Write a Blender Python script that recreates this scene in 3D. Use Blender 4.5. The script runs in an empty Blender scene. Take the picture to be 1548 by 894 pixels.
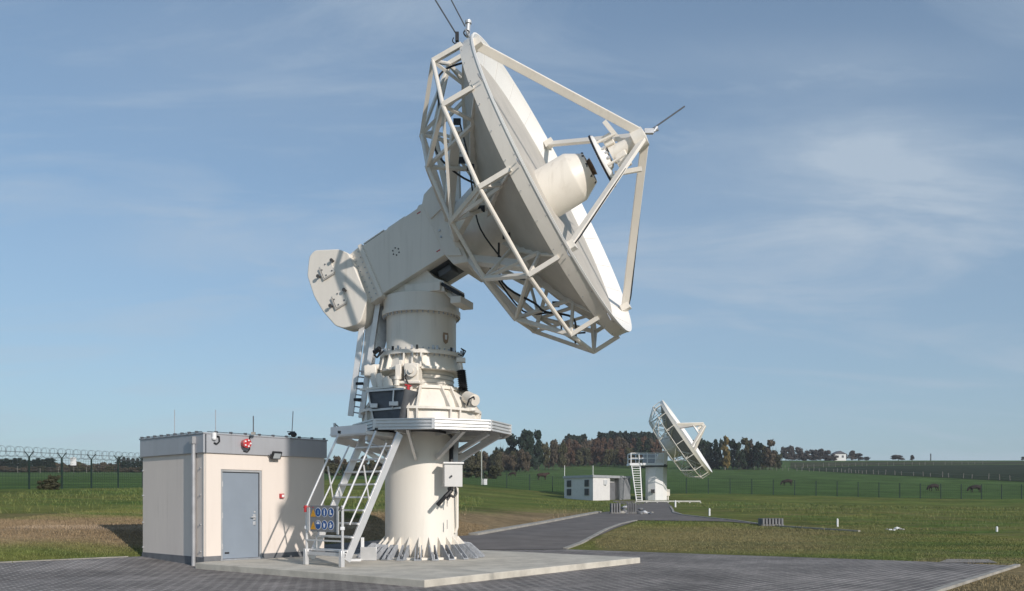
import bpy, bmesh, math, random
import numpy as np
from mathutils import Vector, Matrix, noise as mnoise
random.seed(7)
R_ = math.radians
V = Vector
scene = bpy.context.scene
col = scene.collection
F, H, CX, HY = 1300.0, 1.48, 774.0, 757.0     # focal length in photo pixels, eye height, principal column, horizon row

def px(x, y, Y):                                # point seen at photo pixel (x, y) at depth Y
    return V(((x-CX)/F*Y, Y, H+(HY-y)/F*Y))

# ------------------------------------------------------------------ materials
def new_mat(name):
    m = bpy.data.materials.new(name); m.use_nodes = True
    nt = m.node_tree
    return m, nt, nt.nodes, nt.links, nt.nodes['Principled BSDF']

def mat(name, rgb, rough=.5, metal=0, var=.12, scale=3.0, bump=.0, bscale=40, dark=None, streak=False, spec=.5):
    m, nt, N, L, b = new_mat(name)
    b.inputs['Roughness'].default_value = rough
    b.inputs['Metallic'].default_value = metal
    b.inputs['Specular IOR Level'].default_value = spec
    tc = N.new('ShaderNodeTexCoord')
    src = tc.outputs['Object']
    if streak:
        mp = N.new('ShaderNodeMapping'); mp.inputs['Scale'].default_value = (1, 1, .12)
        L.new(src, mp.inputs[0]); src = mp.outputs[0]
    n = N.new('ShaderNodeTexNoise'); n.inputs['Scale'].default_value = scale
    n.inputs['Detail'].default_value = 8; n.inputs['Roughness'].default_value = .62
    L.new(src, n.inputs['Vector'])
    r = N.new('ShaderNodeValToRGB')
    d = dark or tuple(c*(1-var*2) for c in rgb)
    r.color_ramp.elements[0].position = .3; r.color_ramp.elements[0].color = (*d, 1)
    r.color_ramp.elements[1].position = .62; r.color_ramp.elements[1].color = (*rgb, 1)
    L.new(n.outputs['Fac'], r.inputs[0]); out = r.outputs[0]
    if streak:
        m2 = N.new('ShaderNodeMapping'); m2.inputs['Scale'].default_value = (9, 9, .55); L.new(tc.outputs['Object'], m2.inputs[0])
        n5 = N.new('ShaderNodeTexNoise'); n5.inputs['Scale'].default_value = 1; n5.inputs['Detail'].default_value = 6; L.new(m2.outputs[0], n5.inputs['Vector'])
        n6 = N.new('ShaderNodeTexNoise'); n6.inputs['Scale'].default_value = .9; n6.inputs['Detail'].default_value = 4; L.new(tc.outputs['Object'], n6.inputs['Vector'])
        q1 = N.new('ShaderNodeMapRange'); q1.inputs['From Min'].default_value = .52; q1.inputs['From Max'].default_value = .72; L.new(n5.outputs['Fac'], q1.inputs[0])
        q2 = N.new('ShaderNodeMapRange'); q2.inputs['From Min'].default_value = .42; q2.inputs['From Max'].default_value = .65; q2.inputs['To Max'].default_value = .30; L.new(n6.outputs['Fac'], q2.inputs[0])
        q3 = N.new('ShaderNodeMath'); q3.operation = 'MULTIPLY'; L.new(q1.outputs[0], q3.inputs[0]); L.new(q2.outputs[0], q3.inputs[1])
        q4 = N.new('ShaderNodeMix'); q4.data_type = 'RGBA'; L.new(q3.outputs[0], q4.inputs['Factor']); L.new(out, q4.inputs['A']); q4.inputs['B'].default_value = (rgb[0]*.55, rgb[1]*.52, rgb[2]*.47, 1)
        out = q4.outputs['Result']
    L.new(out, b.inputs['Base Color'])
    if bump:
        n2 = N.new('ShaderNodeTexNoise'); n2.inputs['Scale'].default_value = bscale; n2.inputs['Detail'].default_value = 5
        L.new(tc.outputs['Object'], n2.inputs['Vector'])
        bp = N.new('ShaderNodeBump'); bp.inputs['Strength'].default_value = bump; bp.inputs['Distance'].default_value = .02
        L.new(n2.outputs['Fac'], bp.inputs['Height']); L.new(bp.outputs[0], b.inputs['Normal'])
    return m

WHITE = mat('antenna_paint', (.80, .75, .67), .42, var=.045, scale=1.6, streak=True)
WHITE2 = mat('reflector_paint', (.84, .82, .78), .5, var=.02, scale=1.0)
CREAM = mat('cabin_render', (.74, .66, .59), .75, var=.035, scale=1.3, bump=.08, bscale=60, streak=True)
FARWALL = mat('far_cabin_render', (.66, .65, .64), .75, var=.05)
GALV = mat('galvanised_steel', (.50, .51, .53), .42, .55, var=.12, scale=9)
ALU = mat('aluminium', (.70, .69, .68), .38, .45, var=.06, scale=6)
ANCH = mat('zinc_anchor', (.40, .42, .45), .6, .1, var=.2, scale=12)
BLACK = mat('black_rubber', (.018, .019, .022), .5, var=.2)
DGREY = mat('dark_panel', (.10, .11, .125), .5, var=.15, scale=5)
DOORG = mat('door_grey', (.235, .275, .325), .4, var=.04, scale=2)
FASC = mat('fascia_grey', (.41, .42, .445), .42, .2, var=.06, scale=2, streak=True)
PLINTH = mat('plinth_grey', (.17, .175, .185), .8, var=.15)
SEAM = mat('seam_grey', (.45, .43, .40), .6, var=.05)
RED = mat('signal_red', (.50, .035, .04), .35, var=.1)
CONC = mat('slab_concrete', (.58, .54, .46), .88, var=.17, scale=1.9, bump=.25, bscale=55)
KERB = mat('kerb_concrete', (.36, .34, .30), .9, var=.2, scale=2.5, bump=.3, bscale=30)
LOUV = mat('louvre_dark', (.05, .055, .06), .5, var=.2)
FENCEG = mat('fence_green', (.010, .030, .024), .8, var=.15)
RAZ = mat('razor_steel', (.16, .17, .19), .6, .2)
WOOD = mat('weathered_post', (.24, .225, .195), .9, var=.25, scale=5)
SIGNG = mat('sign_panel_grey', (.22, .22, .225), .5, var=.06)
BLUE = mat('sign_blue', (.015, .09, .30), .45, var=.08)
YEL = mat('sign_yellow', (.75, .36, .02), .45, var=.05)
PLAINW = mat('white_plastic', (.80, .80, .80), .45, var=.04)
GLASS = mat('lamp_glass', (.45, .48, .5), .12, var=.05)
COWM = mat('cow_brown', (.028, .018, .013), .85, var=.3, scale=2)
COWM2 = mat('cow_red_brown', (.040, .020, .013), .85, var=.3, scale=2)
BARK = mat('bark', (.085, .065, .05), .95, var=.3, scale=8)
BIRCH = mat('pale_bark', (.42, .39, .34), .9, var=.3, scale=8)
STONE = mat('stone_slab', (.20, .20, .205), .85, var=.18, scale=4, bump=.2)
HOUSEW = mat('house_white', (.75, .75, .74), .8, var=.05)
ROOFM = mat('roof_slate', (.10, .10, .12), .7, var=.15)

def leaf_mat(name, c1, c2):
    m, nt, N, L, b = new_mat(name)
    b.inputs['Roughness'].default_value = .9; b.inputs['Specular IOR Level'].default_value = .08
    g = N.new('ShaderNodeObjectInfo'); tc = N.new('ShaderNodeTexCoord')
    n = N.new('ShaderNodeTexNoise'); n.inputs['Scale'].default_value = .35; n.inputs['Detail'].default_value = 6
    n.noise_dimensions = '4D'
    L.new(tc.outputs['Object'], n.inputs['Vector'])
    ml = N.new('ShaderNodeMath'); ml.operation = 'MULTIPLY'; ml.inputs[1].default_value = 40
    L.new(g.outputs['Random'], ml.inputs[0]); L.new(ml.outputs[0], n.inputs['W'])
    ad = N.new('ShaderNodeMath'); ad.operation = 'MULTIPLY_ADD'; ad.inputs[1].default_value = .32; 
    L.new(g.outputs['Random'], ad.inputs[0]); 
    m2 = N.new('ShaderNodeMath'); m2.operation = 'SUBTRACT'; m2.inputs[1].default_value = .22
    L.new(n.outputs['Fac'], m2.inputs[0]); L.new(m2.outputs[0], ad.inputs[2])
    r = N.new('ShaderNodeValToRGB')
    r.color_ramp.elements[0].position = .25; r.color_ramp.elements[0].color = (*c1, 1)
    r.color_ramp.elements[1].position = .75; r.color_ramp.elements[1].color = (*c2, 1)
    L.new(ad.outputs[0], r.inputs[0]); L.new(r.outputs[0], b.inputs['Base Color'])
    return m
LF_CON = leaf_mat('needles_dark', (.018, .030, .022), (.036, .052, .032))
LF_OLV = leaf_mat('leaves_olive', (.055, .055, .030), (.11, .10, .05))
LF_RUST = leaf_mat('leaves_rust', (.085, .055, .038), (.135, .080, .052))
LF_BRN = leaf_mat('leaves_brown', (.078, .064, .046), (.125, .098, .066))
LF_YEL = leaf_mat('leaves_yellow', (.13, .098, .035), (.22, .16, .055))
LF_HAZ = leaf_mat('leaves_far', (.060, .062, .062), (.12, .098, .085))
LF_BUSH = leaf_mat('bramble_leaves', (.05, .055, .032), (.10, .085, .05))

# ------------------------------------------------------------------ mesh builder
ORG = V((0, 0, 0))
class MB:
    def __init__(s): s.v = []; s.f = []
    def add(s, vs, fs):
        k = len(s.v); s.v += [tuple(v) for v in vs]; s.f += [tuple(i+k for i in f) for f in fs]; return s
    def box(s, c, size, M=None):
        hx, hy, hz = (q/2 for q in size); c = V(c)
        vs = [V((x, y, z)) for x in (-hx, hx) for y in (-hy, hy) for z in (-hz, hz)]
        if M is not None: vs = [M @ v for v in vs]
        return s.add([c+v for v in vs], [(0,1,3,2),(4,6,7,5),(0,4,5,1),(2,3,7,6),(0,2,6,4),(1,5,7,3)])
    def bar(s, p, q, w, h, up=(0,0,1)):          # rectangular beam from p to q, w across, h along up
        p, q = V(p), V(q); d = (q-p).normalized(); up = V(up)
        if abs(d.dot(up)) > .98: up = V((0,1,0))
        a = d.cross(up).normalized(); u = a.cross(d).normalized()
        vs = []
        for e in (p, q):
            for i, j in ((-1,-1),(1,-1),(1,1),(-1,1)): vs.append(e+a*(w/2*i)+u*(h/2*j))
        return s.add(vs, [(0,3,2,1),(4,5,6,7),(0,1,5,4),(1,2,6,5),(2,3,7,6),(3,0,4,7)])
    def tube(s, p, q, r, n=10, r2=None, cap=True):
        p, q = V(p), V(q); d = (q-p).normalized(); r2 = r if r2 is None else r2
        a = d.orthogonal().normalized(); b = d.cross(a)
        vs = []
        for e, rr in ((p, r), (q, r2)):
            for k in range(n):
                t = 2*math.pi*k/n; vs.append(e+(a*math.cos(t)+b*math.sin(t))*rr)
        fs = [(k, (k+1)%n, n+(k+1)%n, n+k) for k in range(n)]
        if cap: fs += [tuple(range(n-1, -1, -1)), tuple(range(n, 2*n))]
        return s.add(vs, fs)
    def path(s, pts, r, n=6):
        for a, b in zip(pts, pts[1:]): s.tube(a, b, r, n)
        return s
    def lathe(s, prof, C, ax, n=48, th0=0, th1=2*math.pi, closed=False, ex=None):
        # prof: (distance along axis, radius)
        C, ax = V(C), V(ax).normalized()
        a = (ex or ax.orthogonal()).normalized(); b = ax.cross(a)
        full = abs(th1-th0-2*math.pi) < 1e-6; m = n if full else n+1
        vs = []
        for (x, r) in prof:
            for k in range(m):
                t = th0+(th1-th0)*k/n
                vs.append(C+ax*x+(a*math.cos(t)+b*math.sin(t))*r)
        fs = []
        P = len(prof)
        for i in range(P if closed else P-1):
            i2 = (i+1) % P
            for k in range(n if full else n):
                k2 = (k+1) % m if full else k+1
                fs.append((i*m+k, i*m+k2, i2*m+k2, i2*m+k))
        if not closed and full:
            if prof[0][1] > 1e-4: fs.append(tuple(range(m-1, -1, -1)))
            if prof[-1][1] > 1e-4: fs.append(tuple((P-1)*m+k for k in range(m)))
        return s.add(vs, fs)
    def prism(s, poly, O, ex, ey, ez, d0, d1):   # polygon in (ex,ey), extruded along ez from d0 to d1
        O, ex, ey, ez = V(O), V(ex), V(ey), V(ez); n = len(poly)
        vs = [O+ex*x+ey*y+ez*d0 for x, y in poly]+[O+ex*x+ey*y+ez*d1 for x, y in poly]
        return s.add(vs, [tuple(range(n-1, -1, -1)), tuple(range(n, 2*n))]+[(k, (k+1)%n, n+(k+1)%n, n+k) for k in range(n)])
    def build(s, name, m, parent=None, bevel=0, smooth=True, org=None, ang=32):
        o0 = org if org is not None else (ORG if parent is not None else V((0,0,0)))
        me = bpy.data.meshes.new(name)
        me.from_pydata([(v[0]-o0[0], v[1]-o0[1], v[2]-o0[2]) for v in s.v], [], s.f)
        bm = bmesh.new(); bm.from_mesh(me); bmesh.ops.remove_doubles(bm, verts=bm.verts, dist=1e-5)
        bmesh.ops.recalc_face_normals(bm, faces=bm.faces); bm.to_mesh(me); bm.free()
        if smooth:
            me.polygons.foreach_set('use_smooth', [True]*len(me.polygons)); me.set_sharp_from_angle(angle=R_(ang))
        me.materials.append(m); me.update()
        o = bpy.data.objects.new(name, me); col.objects.link(o)
        if parent is not None: o.parent = parent
        elif org is not None: o.location = org
        if bevel:
            b = o.modifiers.new('bevel', 'BEVEL'); b.width = bevel; b.segments = 2; b.limit_method = 'ANGLE'; b.angle_limit = R_(40)
            b.harden_normals = False
        return o

def tag(o, label=None, cat=None, group=None, kind=None):
    if label: o['label'] = label
    if cat: o['category'] = cat
    if group: o['group'] = group
    if kind: o['kind'] = kind
    return o
def empty(name, loc, label, cat, group=None):
    global ORG
    o = bpy.data.objects.new(name, None); col.objects.link(o); o.location = loc; o.empty_display_size = .2
    ORG = V(loc); tag(o, label, cat, group); return o
def copy_thing(o, loc=None, rot=None, scale=None, label=None):
    r = o.copy(); col.objects.link(r)
    if loc is not None: r.location = loc
    if rot is not None: r.rotation_euler = (0, 0, rot)
    if scale is not None: r.scale = scale
    if label: r['label'] = label
    for ch in list(o.children):
        c = ch.copy(); col.objects.link(c); c.parent = r
        for g in ch.children:
            d = g.copy(); col.objects.link(d); d.parent = c
    return r

# ------------------------------------------------------------------ site geometry
ER = V((.669, .743, 0)); EL = V((-.743, .669, 0))          # site grid directions
N0 = V((-6.76, 18.9, 0))                                    # near corner of the cabin
PED = V((-2.17, 20.6, 0))                                   # pedestal axis

def smooth(a, b, x):
    t = min(1, max(0, (x-a)/(b-a))); return t*t*(3-2*t)
BP = [(-50,0),(26,0),(42,.33),(60,.71),(80,1.12),(95,1.46),(120,2.75),(180,5.1),(260,9.3),(350,14.0),(430,19.6),(510,25.4),(560,27.0),(640,25),(800,12),(1500,-25),(5000,-90)]
def base(Y):
    for (a, za), (b, zb) in zip(BP, BP[1:]):
        if Y <= b:
            return za+(zb-za)*(Y-a)/(b-a)
    return BP[-1][1]
def baseS(Y):
    w = 3 if Y < 90 else 12
    return (base(Y-w)+2*base(Y)+base(Y+w))/4 if Y > 26+w else base(Y)
BORD = [(-40,-10.1),(-11.2,18.75),(-9.05,20.9),(-4.4,28.3),(-1.4,30.9),(1.6,40.8),(5.5,54.5)]
def d_border(x, y):
    best = 1e9; sgn = 1
    for (ax, ay), (bx, by) in zip(BORD, BORD[1:]):
        dx, dy = bx-ax, by-ay; t = max(0, min(1, ((x-ax)*dx+(y-ay)*dy)/(dx*dx+dy*dy)))
        qx, qy = ax+t*dx-x, ay+t*dy-y; d = math.hypot(qx, qy)
        if d < best: best = d; sgn = 1 if dx*(y-ay)-dy*(x-ax) > 0 else -1
    return best*sgn                                          # positive on the grass side (left / behind)
def height(x, y):
    z = baseS(y) if y > 20 else 0
    q = (x-N0.x)*-.745+(y-N0.y)*.667
    z += .034*min(3.3, max(0, q+.3))*(1-smooth(60, 100, y))
    u = x/max(y, 1)
    d = d_border(x, y)
    w = 1-smooth(-.15, .11, u)
    if d > 0 and w > 0:
        e = .17*d if d < 3 else (.51+.13*(d-3) if d < 4 else .64+.023*(min(d, 60)-4))
        z += e*w*(1-smooth(110, 330, y))
    z -= 1.0*smooth(.18, .58, u)*smooth(60, 105, y)*(1-smooth(150, 260, y))
    k = smooth(.12, -.25, u) if False else 1-smooth(-.30, .05, u)
    z -= k*.17*max(0, z)*smooth(250, 480, y)
    return z
def paved(x, y, off=0.0):
    if d_border(x, y) > 0: return False
    return True
def ground_at(X, Yp, start=14, end=900, guess=None):
    dx, dz = (X-CX)/F, (HY-Yp)/F
    t = start; prev = t
    while t < end:
        if height(dx*t, t) >= H+dz*t:
            a, b = prev, t
            for _ in range(30):
                m = (a+b)/2
                if height(dx*m, m) >= H+dz*m: b = m
                else: a = m
            return V((dx*b, b, height(dx*b, b)))
        prev = t; t *= 1.004
    return V((dx*guess, guess, height(dx*guess, guess))) if guess else None
def on_ground(x, y): return V((x, y, height(x, y)))
def gpx(X, Y):                                              # ground under photo column X at depth Y
    return on_ground((X-CX)/F*Y, Y)

# ---- terrain sheet
def axis(fine0, fine1, step, lo, hi, g):
    a = list(np.arange(fine0, fine1+1e-6, step))
    x = fine1; s = step
    while x < hi: s *= g; x += s; a.append(x)
    x = fine0; s = step; b = []
    while x > lo: s *= g; x -= s; b.append(x)
    return b[::-1]+a
XS = axis(-16, 18, .5, -2500, 2500, 1.045)
YS = axis(12, 62, .5, -300, 4500, 1.035)
nx, ny = len(XS), len(YS)
verts = []; cols = []
def fb(x, y, s, o=0):
    return mnoise.fractal(V((x/s, y/s, o)), .8, 2.1, 4)
RC = [(11.4,19.4),(9.97,20.7),(1.62,26.1),(6.36,43.3),(10.65,42.1),(11.8,40.5),(14.3,35.4)]
def gcolor(x, y, z):
    g1 = np.array((.086, .128, .030)); g2 = np.array((.158, .160, .046)); br = np.array((.25, .178, .105)); fld = np.array((.070, .118, .034))
    n = .5+.7*fb(x, y*2.2, 5)+.35*fb(x, y*1.4, 17, 9); n = min(1, max(0, n))
    c = g1*(1-n)+g2*n
    if y > 0.5:
        X = CX+F*x/y; Yp = HY-F*(z-H)/y
    else: X, Yp = -999, 2000
    d = d_border(x, y)
    b = 0
    nn = fb(x, y*1.5, 2.2, 5)
    if y > 5 and y < 75:
        if d > 0 and X < 560:   # bank behind the cabin
            b = smooth(775, 790, Yp+nn*7)*(1-smooth(812, 838, Yp+nn*9))*.95
        elif d > 0:
            b = smooth(766, 782, Yp+nn*5)*(1-smooth(885, 925, X))*.9
        elif X > 900:
            b = .45*smooth(792, 803, Yp+nn*4)*(1-smooth(828, 845, Yp))*(1-smooth(1180, 1420, X+nn*60))
            b = max(b, .75*smooth(835, 862, Yp+nn*8)*(1 if X > 1380 else 0))
            b = max(b, .25*smooth(.0, .5, nn))
    pt = smooth(793, 796.5, Yp+nn*2.5)*(1-smooth(799, 803, Yp+nn*2.5))*(1 if (d > 0 and X < 560) else 0)*smooth(0, 60, X+nn*60)
    c = c*(1-b)+br*b
    c = c*(1-.7*pt)+np.array((.36,.27,.185))*.7*pt
    f = smooth(-1.5, 1.5, y-(111+ (max(0, x)*.12)) + nn*1.0) if x > -26 else smooth(-1, 1, y-(58+(x+34.4)*5.42))
    c = c*(1-f)+fld*(.85+.3*n)*f
    return c
for j, y in enumerate(YS):
    for i, x in enumerate(XS):
        z = height(x, y)
        verts.append((x, y, z+(.012*fb(x, y, .9) if 20 < y < 60 and d_border(x, y) > .6 else 0)))
        cols.append((*gcolor(x, y, z), 1))
faces = [(j*nx+i, j*nx+i+1, (j+1)*nx+i+1, (j+1)*nx+i) for j in range(ny-1) for i in range(nx-1)]
me = bpy.data.meshes.new('ground'); me.from_pydata(verts, [], faces)
ca = me.color_attributes.new('Col', 'FLOAT_COLOR', 'POINT'); ca.data.foreach_set('color', np.array(cols, dtype=np.float32).ravel())
me.polygons.foreach_set('use_smooth', [True]*len(me.polygons))
gm, nt, N, L, b = new_mat('grass_ground')
at = N.new('ShaderNodeAttribute'); at.attribute_name = 'Col'
tc = N.new('ShaderNodeTexCoord')
mp = N.new('ShaderNodeMapping'); mp.inputs['Scale'].default_value = (1, 1.6, 1); L.new(tc.outputs['Object'], mp.inputs[0])
n1 = N.new('ShaderNodeTexNoise'); n1.inputs['Scale'].default_value = 2.2; n1.inputs['Detail'].default_value = 10; n1.inputs['Roughness'].default_value = .7
n3 = N.new('ShaderNodeTexNoise'); n3.inputs['Scale'].default_value = .11; n3.inputs['Detail'].default_value = 7; n3.inputs['Roughness'].default_value = .65
L.new(mp.outputs[0], n1.inputs['Vector']); L.new(mp.outputs[0], n3.inputs['Vector'])
m1 = N.new('ShaderNodeMapRange'); m1.inputs['From Min'].default_value = .3; m1.inputs['From Max'].default_value = .7; m1.inputs['To Min'].default_value = .55; m1.inputs['To Max'].default_value = 1.4
m3 = N.new('ShaderNodeMapRange'); m3.inputs['From Min'].default_value = .35; m3.inputs['From Max'].default_value = .65; m3.inputs['To Min'].default_value = .72; m3.inputs['To Max'].default_value = 1.25
L.new(n1.outputs['Fac'], m1.inputs[0]); L.new(n3.outputs['Fac'], m3.inputs[0])
mm = N.new('ShaderNodeMath'); mm.operation = 'MULTIPLY'; L.new(m1.outputs[0], mm.inputs[0]); L.new(m3.outputs[0], mm.inputs[1])
vm = N.new('ShaderNodeVectorMath'); vm.operation = 'SCALE'; L.new(at.outputs['Color'], vm.inputs[0]); L.new(mm.outputs[0], vm.inputs['Scale'])
L.new(vm.outputs[0], b.inputs['Base Color']); b.inputs['Roughness'].default_value = .95; b.inputs['Specular IOR Level'].default_value = .05
n2 = N.new('ShaderNodeTexNoise'); n2.inputs['Scale'].default_value = 14; n2.inputs['Detail'].default_value = 6; L.new(tc.outputs['Object'], n2.inputs['Vector'])
bp = N.new('ShaderNodeBump'); bp.inputs['Strength'].default_value = .8; bp.inputs['Distance'].default_value = .06
L.new(n2.outputs['Fac'], bp.inputs['Height']); L.new(bp.outputs[0], b.inputs['Normal'])
me.materials.append(gm)
go = bpy.data.objects.new('ground', me); col.objects.link(go); tag(go, kind='structure')

# ---- draped sheets
def drape(name, poly, off, m, step=.5, kind='structure', x0=-60, fn=None):
    bm = bmesh.new(); vs = [bm.verts.new((x, y, 0)) for x, y in poly]; bm.faces.new(vs)
    xs = [p[0] for p in poly]; ys = [p[1] for p in poly]
    def cuts(lo, hi, axn):
        src = XS if axn == 0 else YS
        return [c for c in src if lo < c < hi]
    for c in cuts(min(xs), max(xs), 0):
        bmesh.ops.bisect_plane(bm, geom=bm.verts[:]+bm.edges[:]+bm.faces[:], plane_co=(c, 0, 0), plane_no=(1, 0, 0))
    for c in cuts(min(ys), max(ys), 1):
        bmesh.ops.bisect_plane(bm, geom=bm.verts[:]+bm.edges[:]+bm.faces[:], plane_co=(0, c, 0), plane_no=(0, 1, 0))
    for v in bm.verts: v.co.z = height(v.co.x, v.co.y)+off
    bmesh.ops.recalc_face_normals(bm, faces=bm.faces)
    me = bpy.data.meshes.new(name); bm.to_mesh(me); bm.free()
    if len(me.polygons) and me.polygons[0].normal.z < 0: me.flip_normals()
    me.materials.append(m); o = bpy.data.objects.new(name, me); col.objects.link(o); tag(o, kind=kind); return o

def paver_mat():
    m, nt, N, L, b = new_mat('block_paving')
    tc = N.new('ShaderNodeTexCoord'); mp = N.new('ShaderNodeMapping')
    mp.inputs['Rotation'].default_value = (0, 0, R_(-48)); L.new(tc.outputs['Object'], mp.inputs[0])
    br = N.new('ShaderNodeTexBrick'); br.inputs['Scale'].default_value = 1
    br.inputs['Brick Width'].default_value = .24; br.inputs['Row Height'].default_value = .165; br.inputs['Mortar Size'].default_value = .016
    br.inputs['Mortar Smooth'].default_value = .3; br.inputs['Bias'].default_value = 0
    br.inputs['Color1'].default_value = (.190, .168, .158, 1); br.inputs['Color2'].default_value = (.118, .106, .101, 1); br.inputs['Mortar'].default_value = (.34, .32, .29, 1)
    L.new(mp.outputs[0], br.inputs['Vector'])
    n = N.new('ShaderNodeTexNoise'); n.inputs['Scale'].default_value = .45; n.inputs['Detail'].default_value = 9; n.inputs['Roughness'].default_value = .68
    L.new(tc.outputs['Object'], n.inputs['Vector'])
    mr = N.new('ShaderNodeMapRange'); mr.inputs['From Min'].default_value = .34; mr.inputs['From Max'].default_value = .66; mr.inputs['To Min'].default_value = .62; mr.inputs['To Max'].default_value = 1.4
    L.new(n.outputs['Fac'], mr.inputs[0])
    n4 = N.new('ShaderNodeTexNoise'); n4.inputs['Scale'].default_value = 30; n4.inputs['Detail'].default_value = 3; L.new(tc.outputs['Object'], n4.inputs['Vector'])
    m4 = N.new('ShaderNodeMapRange'); m4.inputs['To Min'].default_value = .7; m4.inputs['To Max'].default_value = 1.3; L.new(n4.outputs['Fac'], m4.inputs[0])
    mu = N.new('ShaderNodeMath'); mu.operation = 'MULTIPLY'; L.new(mr.outputs[0], mu.inputs[0]); L.new(m4.outputs[0], mu.inputs[1])
    vm = N.new('ShaderNodeVectorMath'); vm.operation = 'SCALE'; L.new(br.outputs['Color'], vm.inputs[0]); L.new(mu.outputs[0], vm.inputs['Scale'])
    L.new(vm.outputs[0], b.inputs['Base Color']); b.inputs['Roughness'].default_value = .9; b.inputs['Specular IOR Level'].default_value = .25
    bp = N.new('ShaderNodeBump'); bp.inputs['Strength'].default_value = .6; bp.inputs['Distance'].default_value = .012; bp.invert = True
    L.new(br.outputs['Fac'], bp.inputs['Height']); L.new(bp.outputs[0], b.inputs['Normal'])
    return m
PAV = paver_mat()
ASPH = mat('asphalt', (.175, .158, .146), .95, spec=.2, var=.16, scale=.8, bump=.35, bscale=60)
GRAV = mat('gravel', (.30, .27, .24), .95, var=.25, scale=9, bump=.6, bscale=30)
DARKCROP = mat('dark_crop', (.034, .048, .026), 1, spec=.03, var=.2, scale=.06, bump=.5, bscale=1.5)
PALECROP = mat('pale_crop', (.060, .068, .036), 1, spec=.03, var=.15, scale=.05, bump=.5, bscale=1)
SOILP = mat('meadow_pale', (.085, .092, .052), .95, var=.15, scale=.08)

drape('paving', [(-40,-10.1),(-11.2,18.75),(-9.05,20.9),(-6.9,24.35),(1.62,25.9),(9.97,20.7),(11.4,19.4),(6.98,14.04),(4.6,11.1),(7,4),(7,-10.1)], .012, PAV)
drape('road', [(-6.9,24.35),(-4.4,28.3),(-1.4,30.9),(1.6,40.8),(5.5,54.5),(8.2,60),(9.8,74),(10.6,91),(16.5,91.5),(15.2,84),(12.9,69.3),(10.9,58),(10.1,50.2),(11.8,40.5),(10.65,42.1),(6.36,43.3),(1.62,25.9)], .022, ASPH)
g0 = [ground_at(*p) for p in ((1418,852),(1432,846.5),(1495,847),(1508,852))]
drape('gravel_patch', [(p.x, p.y) for p in g0], .02, GRAV)
def far_poly(name, pts, off, m):
    q = [ground_at(a, b2, start=100) for a, b2 in pts]
    if all(q): drape(name, [(p.x, p.y) for p in q], off, m)
far_poly('crop_field', [(1195,709),(1240,713),(1318,718),(1430,723),(1548,729),(1750,737),(1750,703),(1548,703),(1430,704),(1300,705)], .1, DARKCROP)
far_poly('meadow_strip', [(1195,708),(1300,704),(1430,703),(1548,702),(1750,702),(1750,698.5),(1548,698.5),(1350,698.5),(1195,699.5)], .12, PALECROP)

far_poly('upper_meadow', [(600,703),(800,703),(950,703.5),(1000,704),(1000,694),(900,693),(800,694),(600,696)], .1, mat('meadow_light', (.085,.125,.045), 1, spec=.05, var=.15, scale=.08))

# ---- kerbs
def kerb(pts, w=.16, h=.09, m=KERB):
    mb = MB()
    P = []
    for (ax, ay), (bx, by) in zip(pts, pts[1:]):
        n = max(1, int(math.hypot(bx-ax, by-ay)/1.0))
        for k in range(n): P.append((ax+(bx-ax)*k/n, ay+(by-ay)*k/n))
    P.append(pts[-1])
    for a, c in zip(P, P[1:]):
        p, q = on_ground(*a), on_ground(*c); d = (q-p).normalized()*.004
        mb.bar(p+V((0,0,h/2-.05))+d, q+V((0,0,h/2-.05))-d, w, h+.1)
    o = mb.build('kerb', m, smooth=False); o['kind'] = 'structure'; return o
kerb([(-11.2,18.75),(-9.25,20.7)], .10, .03)
kerb([(-40,-10.1),(-11.2,18.75)], .10, .03)
kerb([(-1.4,30.9),(1.6,40.8),(5.5,54.5)], .35, .10)
kerb([(1.62,26.1),(2.3,28.6),(3.6,34),(5.0,39.5),(6.2,43)], .15, .05)
kerb([(12.6,68.5),(11.2,60),(10.15,54),(10.0,50.2),(10.6,45.8),(11.8,40.5),(14.3,35.4)], .13, .06)
kerb([(11.4,19.4),(6.98,14.04),(4.6,11.1)], .12, .05)

# ---- concrete slab
SL = [px(642,877,14.52), px(968,843,20.26), None, px(295,851,18.53)]
c0, c1, c3 = SL[0], SL[1], SL[3]
c2 = V((c1.x-5.2, c1.y+4.1, 0))
poly = [(c0.x,c0.y),(c1.x,c1.y),(c2.x,c2.y),(-4.45,21.15),(N0.x+.02,N0.y-.02),(c3.x,c3.y)]
slab = MB().prism(poly, (0,0,0), (1,0,0), (0,1,0), (0,0,1), -.2, .14).build('concrete_slab', CONC, bevel=.015, smooth=False)
tag(slab, kind='structure')
SZ = .14

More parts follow.
